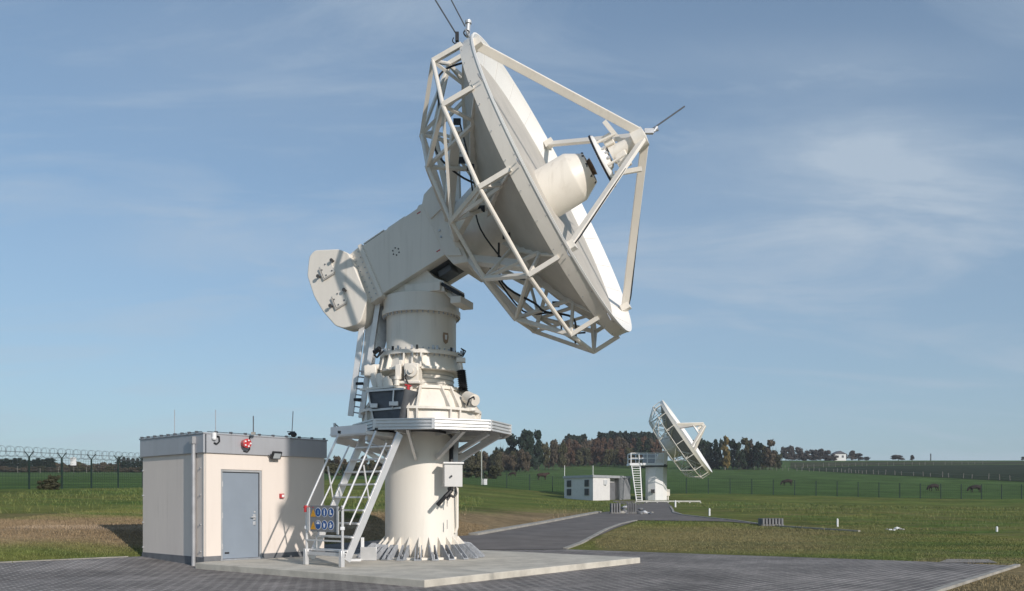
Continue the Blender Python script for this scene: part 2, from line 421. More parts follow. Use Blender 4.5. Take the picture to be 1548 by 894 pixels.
# ================================================================== dish assembly
def frame(az, el):
    a = V((math.cos(el)*math.cos(az), math.cos(el)*math.sin(az), math.sin(el)))
    s = V((math.sin(az), -math.cos(az), 0))
    t = s.cross(a)
    if t.z < 0: t = -t
    return a, s, t
def dish(root, O, az, el, d, R, depth, b1, k1, b2, k2, tube, nodes=12, off=R_(13), hubx=1.25, hubr=1.0, legf=.97, apex=2.16, legs=(43,133,223,313), feed=True, skirt=.32, legw=.1):
    a, s, t = frame(az, el)
    def P(x, r, th): return O+a*x+(t*math.cos(th)+s*math.sin(th))*r
    xv = d-depth
    par = lambda r: xv+depth*(r/R)**2
    # reflector: inner face, lip, back shell with shallow ring ribs
    prof = [(par(.25*R/3.56)-.0, .25*R/3.56)]
    n = 22
    for k in range(1, n+1):
        r = .07*R+(R-.07*R)*k/n; prof.append((par(r), r))
    rf = MB().lathe(prof+[(d+.012, R+.01), (d+.012, R+.045), (d-.03, R+.045), (d-.03, R-.05)] + [(par(r)-.13-(.035 if (i % 2) else 0), r) for i, r in enumerate([R-.05-(R*.9-.05)*k/18 for k in range(1, 19)])], O, a, 96, closed=True, ex=t).build('reflector', WHITE2, root, ang=50)
    sk = MB().lathe([(d-skirt, R+.005), (d-.03, R+.03), (d-.03, R+.012), (d-skirt, R-.012)], O, a, 96, closed=True, ex=t).build('rim_skirt', WHITE, root)
    if feed:
        bo = MB()
        for th in np.arange(0, 360, 10):
            for xx in (d-.07, d-skirt+.05):
                p = P(xx, R+.02, R_(th)); bo.tube(p, P(xx, R+.038, R_(th)), .010, 6)
        bo.build('bolted_joint', GALV, sk)
        sm = MB()
        for k in range(24):
            th = off+math.pi*2*k/24
            pts = [P(par(r)+.003, r, th) for r in np.linspace(.6, R-.02, 9)]
            for p, q in zip(pts, pts[1:]): sm.bar(p, q, .012, .008, a)
        for rr in (1.7, 2.7):
            pts = [P(par(rr)+.003, rr, 2*math.pi*k/72) for k in range(73)]
            for p, q in zip(pts, pts[1:]): sm.bar(p, q, .012, .008, a)
        sm.build('panel_seams', mat('seam_pale', (.66,.64,.61), .6, var=.04), rf)
    if True:
        MB().lathe([(par(rr_)-.20-(.03 if i_ % 2 else 0), rr_) for i_, rr_ in enumerate(np.linspace(.97*R, .36*R, 15))], O, a, 64, ex=t).build('back_panel', mat('back_panel_grey', (.27,.26,.25), .6) if not feed else mat('back_panel_paint', (.50,.465,.41), .6, var=.08, scale=2), rf)
    # hub drum
    MB().lathe([(hubx, hubr*.98), (hubx+.12, hubr*.98), (hubx+.14, hubr*.86), (xv-.05, hubr*1.12), (par(hubr*1.35)-.1, hubr*1.35)], O, a, 32, ex=t).build('hub', WHITE, root)
    ths = [off+2*math.pi*k/nodes for k in range(nodes)]
    NO = [P(d-b1, k1*R, th) for th in ths]; NI = [P(d-b2, k2*R, th) for th in ths]
    NR = [P(d-skirt+.06, R+.02, th) for th in ths]; NH = [P(hubx+.1, hubr*.95, th) for th in ths]
    B1 = [P(par(.80*R)-.15, .80*R, th) for th in ths]; B2 = [P(par(.48*R)-.15, .48*R, th) for th in ths]
    tb = tube
    for k in range(nodes):
        k2_ = (k+1) % nodes
        MB().tube(NO[k], NO[k2_], tb, 10).build('ring_pipe', WHITE, root)
        MB().tube(NI[k], NI[k2_], tb*.9, 10).build('ring_pipe', WHITE, root)
        MB().bar(NO[k], NR[k], tb*2, tb*2.2, a).build('spoke', WHITE, root)
        MB().bar(NI[k], NO[k], tb*1.7, tb*1.9, a).build('strut', WHITE, root)
        MB().bar(NO[k], B1[k], tb*1.3, tb*1.3, a).build('strut', WHITE, root)
        MB().bar(NI[k], B1[k], tb*1.5, tb*1.5, a).build('strut', WHITE, root)
        MB().bar(NI[k], B2[k], tb*1.5, tb*1.5, a).build('strut', WHITE, root)
        MB().bar(NI[k], NH[k], tb*2.2, tb*2.6, a).build('strut', WHITE, root)
        if k % 2 == 0:
            MB().bar(NO[k], NI[k2_], tb*1.2, tb*1.2, a).build('strut', WHITE, root)
    # radial fins behind the shell
    for k in range(nodes):
        th = ths[k]; rr = np.linspace(.36*R, .97*R, 6)
        top = [(par(r)-.14, r) for r in rr]; bot = [(par(r)-.14-.26*(1-(r/R))-.10, r) for r in rr]
        er = t*math.cos(th)+s*math.sin(th); et = a.cross(er)
        MB().prism(top+bot[::-1], O, a, er, et, -.02, .02).build('back_rib', WHITE, root, smooth=False)
    # quadripod and subreflector
    XA = d+apex
    for th in legs:
        foot = P(d-.03 if legf > .9 else par(legf*R), legf*R, R_(th)); ap = P(XA-.05, .13*R/3.56, R_(th))
        lg = MB().bar(foot, ap, legw*.75, legw*1.75, (t*math.cos(R_(th))+s*math.sin(R_(th)))).build('feed_leg', WHITE, root, bevel=.01)
        if feed:
            MB().box(foot-(t*math.cos(R_(th))+s*math.sin(R_(th)))*.03+a*.04, (.22, .22, .16), Matrix((a, s, t)).transposed().to_3x3()).build('foot_bracket', WHITE, lg)
    xs = d+apex*.51
    rs = .60*R/3.56
    su = MB().lathe([(xs, 0), (xs-.02, rs*.5), (xs, rs), (xs+.05, rs), (xs+.09, rs*.96), (xs+.10, rs*.90), (xs+.13, rs*.45), (xs+.20, rs*.38), (xs+.20, 0)], O, a, 40, ex=t).build('subreflector', WHITE2, root)
    MB().lathe([(xs+.0, rs), (xs+.0, rs+.02), (xs+.045, rs+.02), (xs+.045, rs)], O, a, 40, closed=True, ex=t).build('edge_gasket', BLACK, su)
    MB().lathe([(xs+.26, .2), (XA-.25, .15), (XA-.25, .24), (XA+.02, .22), (XA+.05, .0)], O, a, 16, ex=t).build('apex_joint', WHITE, root)
    for th in legs:
        er = t*math.cos(R_(th))+s*math.sin(R_(th))
        MB().tube(O+a*(xs+.12)+er*rs*.7, O+a*(xs+(XA-xs)*.52)+er*rs*.62, .03, 8).build('subreflector_strut', WHITE, su)
    return a, s, t, P, par

# ================================================================== MAIN ANTENNA
root = empty('dish_antenna', (PED.x, PED.y, SZ), 'large white dish antenna standing on the concrete slab beside the cream cabin', 'antenna', None)
AN = root
AZ, EL_, O = R_(-19.5), R_(24.7), V((PED.x, PED.y, 6.98))
a, s, t, P, par = dish(root, O, AZ, EL_, 3.75, 3.56, 1.27, .94, 1.02, 1.96, .72, .046)
Z = V((0, 0, 1))
def pz(prof, name, m=WHITE, n=64, parent=None, **k):
    return MB().lathe([(z-SZ, r) for z, r in prof], V((PED.x, PED.y, SZ)), Z, n, **k).build(name, m, parent or root)
ped = pz([(SZ, .864), (3.14, .864)], 'pedestal')
pz([(SZ, 1.28), (SZ+.05, 1.28), (SZ+.05, .87)], 'base_flange')
for k in range(24):
    th = 2*math.pi*k/24+.05; e = V((math.cos(th), math.sin(th), 0)); tt = Z.cross(e); C = V((PED.x, PED.y, SZ))
    MB().prism([(.86, .05), (1.22, .05), (1.22, .12), (.87, .50)], C, e, Z, tt, -.014, .014).build('gusset', WHITE, root, smooth=False)
    # zinc anchor bracket: two sloping cheeks, a base strip, a sloping top plate with holes
    mb = MB()
    for o_ in (-.065, .065):
        mb.prism([(1.08, .004), (1.50, .004), (1.50, .05), (1.18, .33), (1.08, .33)], C+tt*o_, e, Z, tt, -.008, .008)
    mb.prism([(1.05, .004), (1.52, .004), (1.52, .03), (1.05, .03)], C, e, Z, tt, -.08, .08)
    br = mb.build('anchor_bracket', ANCH, root, smooth=False)
    MB().tube(C+e*1.36+Z*.02, C+e*1.36+Z*.13, .022, 8).tube(C+e*1.23+Z*.02, C+e*1.23+Z*.18, .022, 8).build('anchor_bolt', GALV, br)
# lower frustum, neck, cone, drum
pz([(3.20, 1.36), (3.56, 1.34)], 'skirt_ring')
pz([(3.54, 1.44), (3.60, 1.44)], 'flange')
pz([(3.60, 1.27), (3.8, 1.18), (4.06, .98)], 'gear_housing')
pz([(4.05, 1.05), (4.12, 1.05)], 'flange')
pz([(4.12, .77), (4.52, .77)], 'neck')
for z in (4.2, 4.3, 4.4): pz([(z, .785), (z+.02, .785)], 'neck_band', SEAM)
pz([(4.50, 1.0), (4.56, 1.0), (4.57, .95), (4.87, .88)], 'azimuth_housing')
fl1 = pz([(4.86, .985), (4.95, .985)], 'flange')
dr = pz([(4.95, .83), (5.86, .83)], 'drum')
fl2 = pz([(5.85, .935), (5.97, .935)], 'flange')
pz([(5.97, .90), (6.28, .90), (6.30, .86)], 'turntable')
for fl, z, r, dz in ((fl1, 4.86, .93, -1), (fl1, 4.95, .93, 1), (fl2, 5.85, .89, -1)):
    mb = MB()
    for k in range(44):
        th = 2*math.pi*k/44; p = V((PED.x+r*math.cos(th), PED.y+r*math.sin(th), z)); mb.tube(p, p+Z*.05*dz, .018, 6)
    mb.build('bolted_joint', GALV, fl)
# vertical ribs on the azimuth housing (front, left, right, back)
for ang in range(-96, 264, 45):
    th = R_(ang); e = V((math.cos(th), math.sin(th), 0)); tt = Z.cross(e); C = V((PED.x, PED.y, 0))
    for o_ in (-.2, 0, .2) if ang == -96 else (-.13, .13):
        MB().prism([(.82, 4.12), (1.05, 4.12), (1.42, 3.60), (.9, 3.60)], C+tt*o_, e, Z, tt, -.02, .02).build('stiffener', WHITE, root, smooth=False)
        MB().prism([(.9, 3.54), (1.43, 3.54), (1.40, 3.2), (.9, 3.2)], C+tt*o_, e, Z, tt, -.02, .02).build('stiffener', WHITE, root, smooth=False)
        if ang in (-96, 219, 174):
            MB().prism([(.82, 4.88), (.97, 4.88), (1.06, 4.52), (.82, 4.52)], C+tt*o_, e, Z, tt, -.018, .018).build('stiffener', WHITE, root, smooth=False)
# front drive unit
th = R_(-99); e = V((math.cos(th), math.sin(th), 0)); tt = Z.cross(e); C = V((PED.x, PED.y, 0))
FM = Matrix((e, tt, Z)).transposed()
g = MB().box(C+e*.98+Z*4.37+tt*.07, (.36, .34, .44), FM).box(C+e*.95+Z*4.16, (.46, .56, .07), FM).build('gearbox', WHITE, root, bevel=.02)
MB().tube(C+e*1.15+Z*4.40+tt*.10, C+e*1.26+Z*4.40+tt*.10, .13, 18).tube(C+e*1.26+Z*4.40+tt*.10, C+e*1.31+Z*4.40+tt*.10, .06, 12).build('motor_cover', WHITE, g)
MB().box(C+e*1.0+Z*4.4-tt*.24, (.3, .14, .34), FM).box(C+e*1.05+Z*4.62-tt*.2, (.12, .1, .12), FM).build('motor', WHITE, g, bevel=.015)
MB().tube(px(617,582,19.4), px(617,594,19.4), .035, 10).tube(px(612,582,19.4), px(622,584,19.4), .02, 8).build('valve', RED, root)
MB().path([px(617,600,19.3), px(616,618,19.2), px(604,640,19.3)], .022).build('cable', BLACK, root)
MB().path([px(617,580,19.4), px(612,570,19.4), px(617,562,19.5), px(622,572,19.5)], .016).build('cable', BLACK, root)
# left motors (two inclined cylinders with covers)
for (x, y, Y) in ((566,570,20.0), (574,571,19.7), (585,576,19.5)):
    p = px(x, y, Y); q = px(x+5, y+16, Y-.05)
    mo = MB().tube(p, q, .11, 16).tube(p+(p-q).normalized()*.08, p, .075, 14).box(px(x+3,y+20,Y), (.2,.2,.12)).build('motor', WHITE, root)
MB().box(px(561,562,20.2), (.30,.3,.26)).box(px(566,556,20.3), (.35,.3,.12)).build('motor_bracket', WHITE, root, bevel=.03)
MB().tube(px(600,583,19.45), px(600,574,19.45), .06, 14).tube(px(600,574,19.45), px(600,570,19.45), .08, 14).build('sensor', WHITE, root)
MB().bar(px(556,591,19.9), px(606,586,19.3), .5, .05).build('motor_shelf', WHITE, root)
# dark electrical tray on the left
p1, p2, p3, p4 = px(555,592,19.5), px(612,588,18.95), px(603,634,19.0), px(566,648,19.5)
bk = V((.25, .55, 0))
tr = MB().add([p1, p2, p3, p4, p1+bk, p2+bk, p3+bk, p4+bk], [(0,3,2,1),(4,5,6,7),(0,1,5,4),(1,2,6,5),(2,3,7,6),(3,0,4,7)]).build('cabinet', DGREY, root)
fw = V((-.02, -.04, 0))
mb = MB()
for A, B in (((555,592,19.5),(612,588,18.95)), ((561,621,19.5),(607,617,19.0)), ((558,592,19.47),(567,640,19.5)), ((597,590,19.1),(595,618,19.1))):
    mb.bar(px(*A)+fw, px(*B)+fw, .03, .045)
mb.build('cabinet_frame', ALU, tr)
MB().box(px(567,614,19.35)+fw, (.17,.08,.10)).box(px(597,611,19.02)+fw, (.2,.08,.10)).build('junction_box', ALU, tr, bevel=.01)
# right side: bellows and hand-wheel motor
be = MB(); p, q = px(697,560,20.1), px(701,593,20.1)
prof = []; Ln = (q-p).length
for k in range(23): prof.append((Ln*k/22, .115 if k % 2 else .085))
be.lathe(prof, p, q-p, 20).build('bellows', BLACK, root)
MB().tube(px(695,549,20.1), p, .06, 10).box(px(697,545,20.1), (.2,.2,.1)).build('bellows_mount', WHITE, root)
mo = MB().tube(px(706,601,20.0), px(717,606,19.75), .15, 20).tube(px(717,606,19.75), px(719,607,19.7), .11, 18).tube(px(711,612,19.9), px(712,622,19.9), .13, 14).build('motor', WHITE, root)
MB().path([px(706,614,19.6), px(709,604,19.55), px(716,600,19.55), px(717,604,19.5)], .018).build('cable', BLACK, root)
# small fittings round the lower flange
for k, ang in enumerate(range(-170, 0, 14)):
    th = R_(ang+5*math.sin(k*3)); p = V((PED.x+.98*math.cos(th), PED.y+.98*math.sin(th), 4.99))
    MB().box(p, (.05,.05,.09)).build('clamp', BLACK if k % 3 == 0 else GALV, root)
for w in (0, .07):
    MB().path([px(576+w*60,530,19.9), px(570,541,19.9), px(566,537,19.95)], .02).build('cable', BLACK, root)
    MB().path([px(697,527,20.2), px(704-w*40,531,20.3), px(700,539,20.3), px(693,536,20.0)], .014).build('cable', BLACK, root)
MB().tube(px(566,533,20), px(574,527,19.9), .06, 8).build('camera', BLACK, root)
# crest on the drum: small shield plate
cp = V((PED.x+.83*math.cos(R_(-42)), PED.y+.83*math.sin(R_(-42)), 5.27)); en = V((math.cos(R_(-42)), math.sin(R_(-42)), 0)); ec = Z.cross(en)
MB().prism([(-.07,.12),(.07,.12),(.085,.02),(.06,-.10),(0,-.14),(-.06,-.10),(-.085,.02)], cp, ec, Z, en, 0, .02).build('crest_plate', mat('crest', (.36,.25,.17), .5), root)
MB().prism([(-.035,.07),(.035,.07),(.03,-.04),(-.03,-.04)], cp, ec, Z, en, .02, .026).build('crest_mark', PLAINW, root)
# yoke wedge under the boom
ha = V((a.x, a.y, 0)).normalized(); C = V((PED.x, PED.y, 0))
MB().prism([(-.78,6.28),(-.58,6.40),(.40,6.84),(.62,6.62),(.86,6.52),(.88,6.28)], C, ha, Z, s, -.62, .62).build('yoke', WHITE, root, bevel=.01)
MB().prism([(-.86,6.26),(-.86,6.40),(-.70,6.42),(-.66,6.28)], C, ha, Z, s, .2, .75).build('stop_block', WHITE, root, bevel=.01)
MB().prism([(-.1,6.50),(.80,6.50),(.80,6.29),(-.1,6.29)], C, ha, Z, s, -.6, .70).prism([(1.04,6.14),(1.30,6.14),(1.30,5.98),(1.04,5.98)], C, ha, Z, s, -.1, .66).prism([(.80,6.44),(1.08,6.14),(1.08,6.02),(.80,6.28)], C, ha, Z, s, .0, .44).build('turntable_bracket', WHITE, root, bevel=.01)
ch = MB()
for k in range(10):
    u_ = k/9; p = C+ha*(.84+.40*u_)+Z*(6.44-.24*u_)+s*.52
    ch.tube(p-s*.14, p+s*.14, .040, 10); ch.bar(p-s*.02-Z*.0, p-s*.02-Z*.05, .05, .03)
ch.build('cable_chain', BLACK, root)
# boom
def B(poly, s0, s1, name, m=WHITE, parent=None, bevel=.012): return MB().prism(poly, O, a, t, s, s0, s1).build(name, m, parent or root, bevel=bevel)
boom = B([(-.86,-.36),(.92,-.33),(.92,.99),(-.86,.93)], -.8, .8, 'boom')
B([(-.93,-.42),(-.83,-.42),(-.83,.97),(-.93,.97)], -.86, .86, 'boom_rib', parent=boom)
sp = MB()
sp.add([O+a*x+t*tt_+s*ss for x, tt_, ss in ((-.93,-.38,.80),(-.93,.95,.80),(-1.24,.97,.70),(-1.24,-.36,.70),(-.93,-.38,-.8),(-.93,.95,-.8),(-1.24,.97,-.7),(-1.24,-.36,-.7))],
       [(0,1,2,3),(7,6,5,4),(1,5,6,2),(0,3,7,4),(3,2,6,7),(0,4,5,1)])
sp = sp.build('boom_end', WHITE, boom)
bd = MB()
for x in (-1.0, -1.16):
    for k in range(9):
        p = O+a*x+t*(-.26+k*.14)+s*(.80-.10*(-.93-x)/.31); bd.tube(p, p+s*.02, .014, 6)
bd.build('bolted_joint', GALV, boom)
tp = MB()
for x0, x1 in ((-.8,-.2),(-.1,.4),(.5,.9)):
    tp.prism([(x0,.955),(x1,.975),(x1,1.0),(x0,.98)], O, a, t, s, .5, .78)
tp.build('cover_strip', WHITE, boom)
mk = MB(); c_ = O+a*(-.13)+t*.36+s*.801
for k in range(6):
    p = c_+a*.085*math.cos(k*math.pi/3+.3)+t*.085*math.sin(k*math.pi/3+.3); mk.tube(p, p+s*.006, .018, 10)
mk.build('plug_hole', BLACK, boom)
for (x, y) in ((.80,.86),(.86,-.18)):
    MB().prism([(x-.1,y),(x,y+.0),(x,y+.025),(x-.1,y+.025)], O, a, t, s, .8, .804).build('red_mark', RED, boom, smooth=False)
# underside fittings: dark drive opening below the boom
MB().prism([(.30,-.36),(.90,-.345),(.90,-.335),(.30,-.35)], O, a, t, s, -.5, .5).build('underside_plate', DGREY, boom, smooth=False)
MB().box(O+a*.62+t*-.44+s*.1, (.36,.5,.16), Matrix((a, s, t)).transposed()).build('drive_box', mat('drive_grey', (.20,.22,.26), .4, .3), boom, bevel=.03)
# hub plate between boom and truss
B([(.92,-.33),(1.02,-.66),(1.38,-.80),(1.38,1.26),(1.05,1.16),(.92,.99)], -.86, .86, 'hub_block')
mb = MB()
for x, y in ((1.0,-.1),(1.1,-.4),(1.05,.2),(1.0,.8),(1.15,.9),(1.2,-.5),(1.02,.05)):
    p = O+a*x+t*y+s*.86; mb.tube(p, p+s*.03, .025, 8)
mb.build('bolted_joint', GALV, root)
mb = MB().prism([(.98,.55),(1.30,.62),(1.30,1.0),(.98,.9)], O, a, t, s, .86, .90); mb.build('gusset_plate', WHITE, root)
mb = MB().prism([(.98,-.42),(1.3,-.6),(1.3,-.15),(.98,-.05)], O, a, t, s, .86, .90); mb.build('gusset_plate', WHITE, root)
MB().prism([(.3,.97),(.92,1.0),(1.0,1.2),(.7,1.26),(.5,1.12),(.3,1.1)], O, a, t, s, -.5, .4).build('top_housing', WHITE, root, bevel=.02)
# heavy beams from hub to inner truss on the camera side
for th, r1 in ((70, .9), (100, 1.0), (135, .9)):
    MB().bar(P(1.35, .95, R_(th)), P(3.75-1.05, .80*3.56, R_(th)), .14, .2, a).build('beam', WHITE, root)
# cabling inside the truss
def arc(pts, r=.022, name='cable'):
    out = []
    for k in range(len(pts)-1):
        p0 = pts[max(0,k-1)]; p1 = pts[k]; p2 = pts[k+1]; p3 = pts[min(len(pts)-1,k+2)]
        for j in range(5):
            u = j/5; out.append(.5*((2*p1)+(p2-p0)*u+(2*p0-5*p1+4*p2-p3)*u*u+(3*p1-p0-3*p2+p3)*u**3))
    out.append(pts[-1]); return MB().path(out, r, 6).build(name, BLACK, root)
arc([P(3.3,3.3,R_(20)), P(2.7,3.3,R_(35)), P(2.3,2.6,R_(45)), P(2.0,2.4,R_(60)), P(2.2,2.0,R_(75)), P(2.6,1.8,R_(90))])
arc([P(2.6,2.3,R_(40)), P(2.5,1.9,R_(60)), P(2.2,1.4,R_(80)), P(2.0,1.3,R_(110)), P(2.2,1.9,R_(140))], .018)
arc([P(2.2,1.3,R_(130)), P(1.9,1.9,R_(150)), P(2.3,2.4,R_(165)), P(2.5,2.9,R_(160)), P(2.9,3.0,R_(172)), P(2.6,3.3,R_(185))], .024)
arc([P(1.7,1.2,R_(150)), P(1.9,2.2,R_(175)), P(2.6,2.6,R_(178)), P(2.4,2.9,R_(190)), P(2.9,3.2,R_(185))], .02)

for th, rr, xx in ((62,1.9,2.35),(80,2.2,2.55),(102,2.0,2.35),(122,2.3,2.6),(150,2.1,2.4),(168,2.6,2.7),(45,2.4,2.6)):
    MB().box(P(xx, rr, R_(th)), (.16,.07,.12)).build('cable_clip', BLACK, root)
# feed horn
fc = MB().lathe([(2.5,.60),(4.20,.56),(4.24,.54)], O+t*.02, a, 40, ex=t).build('feed_cone', WHITE, root)
MB().lathe([(4.24,.54),(4.58,.34),(4.58,.30),(4.45,.28),(4.45,0)], O+t*.02, a, 40, ex=t).build('horn_collar', WHITE, fc)
MB().lathe([(4.50,.14),(4.66,.20),(4.66,.17),(4.52,.0)], O+t*.02, a, 20, ex=t).build('horn', mat('horn_bronze', (.22,.15,.10), .4, .4), fc)
for k in range(5):
    th = R_(20+k*40); p = O+t*.02+a*4.55+(t*math.cos(th)+s*math.sin(th))*.33; MB().box(p, (.05,.05,.09)).build('clip', BLACK, fc)
# backing box behind the subreflector and fine fittings
XA = 3.75+2.16
MB().box(O+a*(XA-.72)+t*.30, (.22,.34,.26), Matrix((a, s, t)).transposed()).build('positioner', WHITE, root, bevel=.02)
MB().box(O+a*(XA-.62)+t*-.22, (.28,.30,.30), Matrix((a, s, t)).transposed()).build('positioner', WHITE, root, bevel=.03)
for z_ in (.15, .02, -.1): MB().tube(O+a*(XA-.86)+t*z_-s*.2, O+a*(XA-.86)+t*z_+s*.26, .03, 8).build('actuator', ALU, root)
MB().bar(O+a*(XA-.48)+t*.10, O+a*(XA-.62)+t*.78, .07, .1).build('brace', WHITE, root)
MB().bar(O+a*(XA-.9)-t*.40, O+a*(XA-.35)-t*.62, .07, .1).build('brace', WHITE, root)
# legs' cables (one black line along three of the legs)
for thd in (133, 223, 313):
    th = R_(thd); er = t*math.cos(th)+s*math.sin(th)
    q0, q1 = P(3.8, .97*3.56, th), P(XA-.05, .13, th); dn = a.cross(er)
    off_ = (er*.10)
    MB().path([q0+off_*.3, q0+(q1-q0)*.1+off_, q0+(q1-q0)*.5+off_*1.02, q1+off_], .016).build('cable', BLACK, root)
# rods
def rod(p, q, r=.008, name='lightning_rod', m=None): return MB().tube(p, q, r*1.7, 6).build(name, m or DGREY, root)
tr_ = px(690,57,19.5)
lr = rod(px(690,52,19.5), px(658,0,19.5), .010)
MB().box(px(691,56,19.5), (.08,.08,.2)).build('rod_base', BLACK, lr)
rod(px(703,40,19.6), px(680,-4,19.6), .009)
wl = MB().tube(px(707,56,19.6), px(708,36,19.6), .05, 10).tube(px(708,36,19.6), px(708,32,19.6), .075, 12).build('obstruction_lamp', ALU, root)
arc([px(686,57,19.5), px(684,62,19.5), px(688,66,19.5), px(692,61,19.5)], .012)
arc([px(704,55,19.5), px(701,50,19.5), px(704,46,19.5), px(709,48,19.5), px(707,54,19.5)], .016)
pa = O+a*(XA+.03)
Yq = pa.y
rod(px(985,196,Yq), px(1035,161,Yq), .010)
MB().tube(px(972,201,Yq), px(995,196,Yq), .035, 8).box(px(981,199,Yq), (.2,.1,.1)).tube(px(988,199,Yq), px(993,192,Yq), .04, 8).build('tip_sensor', GALV, root)
# hoops on the rim where spokes meet
for th in (13+30, 13+60, 13+90, 13+120, 13+150):
    c_ = P(3.70, 3.62, R_(th)); er = t*math.cos(R_(th))+s*math.sin(R_(th)); ts_ = a.cross(er)
    MB().path([c_-ts_*.05, c_-ts_*.05+er*.12, c_+er*.16, c_+ts_*.05+er*.12, c_+ts_*.05], .012).build('lifting_eye', GALV, root)

# counterweight
cwp = [(-2.24,1.30),(-2.16,1.41),(-1.98,1.46),(-1.40,1.15),(-1.21,.93),(-1.21,-.30),(-1.58,-.68),(-1.72,-.72),(-2.07,-.62),(-2.24,-.46),(-2.40,.02),(-2.46,.46),(-2.42,1.0)]
def roundpoly(pl, rad=.07):
    out = []
    for i in range(len(pl)):
        p0, p1, p2 = V((*pl[i-1],0)), V((*pl[i],0)), V((*pl[(i+1) % len(pl)],0))
        a_ = p1+(p0-p1).normalized()*min(rad, (p0-p1).length*.48); c_ = p1+(p2-p1).normalized()*min(rad, (p2-p1).length*.48)
        for k in range(5):
            u_ = k/4; q = a_*(1-u_)**2+p1*2*u_*(1-u_)+c_*u_*u_; out.append((q.x, q.y))
    return out
cw = B(roundpoly(cwp), .34, .86, 'counterweight', bevel=.02)
for (x, y) in ((-1.86,.86),(-1.86,.06)):
    cpv = B([(x-.16,y-.16),(x+.16,y-.16),(x+.16,y+.16),(x-.16,y+.16)], .86, .885, 'cover_plate', parent=cw, bevel=.004)
    MB().prism([(x-.20,y-.20),(x+.12,y-.20),(x+.12,y-.175),(x-.175,y-.175),(x-.175,y+.12),(x-.20,y+.12)], O, a, t, s, .86, .90).build('plate_edge', SEAM, cpv)
    mb = MB()
    for dx, dy in ((-.13,.05),(.0,.13),(.1,-.1),(-.08,-.12)):
        p = O+a*(x+dx)+t*(y+dy)+s*.885; mb.tube(p, p+s*.015, .017, 10)
    mb.build('bolted_joint', DGREY, cpv)
    for dx, dy in ((.22,.10),(-.26,-.06)):
        p = O+a*(x+dx)+t*(y+dy)+s*.86
        MB().tube(p, p+s*.08, .026, 12).tube(p+s*.08, p+s*.11, .042, 14).build('lifting_knob', mat('knob', (.12,.11,.10), .4, .5) if 'knob' not in bpy.data.materials else bpy.data.materials['knob'], cw)

# hanging service ladder behind the drum
LY = 20.55
ld = MB()
ld.prism([(0,0),(1,0),(1,1),(0,1)], (0,0,0), (0,0,0.0001), (0,0,.0001), (0,1,0), 0, .0001) if False else None
tl, bl = px(552,458,LY), px(530,629,LY); trr, brr = px(572,458,LY), px(546,632,LY)
MB().bar(tl, bl, .13, .10, (0,1,0)).build('ladder_rail', ALU, root, bevel=.005)
MB().bar(trr, brr, .12, .14, (0,1,0)).build('ladder_rail', ALU, root, bevel=.005)
cpn = MB(); e0, e1 = tl+V((.05,.1,0)), trr+V((.05,.1,0)); f0, f1 = px(541,566,LY)+V((.05,.1,0)), px(560,568,LY)+V((.05,.1,0))
cpn.add([e0, e1, f1, f0, e0+V((0,.05,0)), e1+V((0,.05,0)), f1+V((0,.05,0)), f0+V((0,.05,0))], [(0,1,2,3),(4,7,6,5),(0,4,5,1),(1,5,6,2),(2,6,7,3),(3,7,4,0)])
cpn.build('ladder_panel', ALU, root)
cpn = MB(); cpn.add([trr+V((0,.1,0)), trr+V((.35,.2,0)), px(580,525,LY)+V((0,.2,0)), px(566,535,LY)+V((0,.1,0))], [(0,1,2,3)])
cpn.build('ladder_bracket', GALV, root)
for k in range(8):
    u_ = .60+.052*k
    MB().tube(tl.lerp(bl, u_), trr.lerp(brr, u_), .016, 8).build('rung', GALV, root)
for u_ in (.72, .86): MB().tube(tl.lerp(bl, u_)+V((.05,-.1,0)), tl.lerp(bl, u_)+V((.22,-.12,0)), .035, 8).build('ladder_pin', BLACK, root)

# ---- platform
PO = [(.49,-2.22),(1.70,-1.72),(2.12,-.55),(1.95,.75),(1.3,1.8),(0,2.2),(-1.3,1.8),(-1.5,.6),(-1.5,-.6),(-.80,-1.98)]
zt, zb = 3.24, 3.02
C = V((PED.x, PED.y, 0))
MB().prism([(x*.985, y*.985) for x, y in PO], C, (1,0,0), (0,1,0), Z, 3.06, 3.12).build('deck', mat('deck_grey', (.30,.30,.31), .6, .3), root, smooth=False)
for k in range(len(PO)):
    p, q = PO[k], PO[(k+1) % len(PO)]
    p, q = V((*p, 0))+C, V((*q, 0))+C; dd = (q-p).normalized()*.015
    fa = MB().bar(p+dd+Z*3.13, q-dd+Z*3.13, .03, .22)
    nrm = (q-p).cross(Z).normalized()
    if nrm.dot((p+q)/2-C) < 0: nrm = -nrm
    for zz in (3.025, 3.09, 3.16, 3.235): fa.bar(p+dd+Z*zz+nrm*.03, q-dd+Z*zz+nrm*.03, .035, .028)
    fa.build('toe_board', ALU, root)
    MB().bar(p+Z*3.02, p+Z*3.25, .07, .07).build('corner_post', ALU, root)
def stt(A, B_, w=.06, h=.09): MB().bar(px(*A), px(*B_), w, h).build('platform_strut', ALU, root)
stt((616,648,18.75), (629,694,19.75)); stt((701,650,18.95), (661,692,19.78), .09, .10)
stt((756,657,20.0), (692,695,20.5), .10, .14); stt((738,655,19.2), (692,683,20.2), .08, .1)
stt((690,662,20.2), (688,700,20.1), .12, .08); stt((560,652,19.2), (585,690,20.2))
for ang in (30, 80, 140, 200):
    e = V((math.cos(R_(ang)), math.sin(R_(ang)), 0)); MB().bar(C+e*1.95+Z*3.03, C+e*.86+Z*2.35, .08, .1).build('platform_strut', ALU, root)
    MB().bar(C+e*2.0+Z*3.02, C+e*.86+Z*3.02, .06, .08).build('platform_strut', ALU, root)
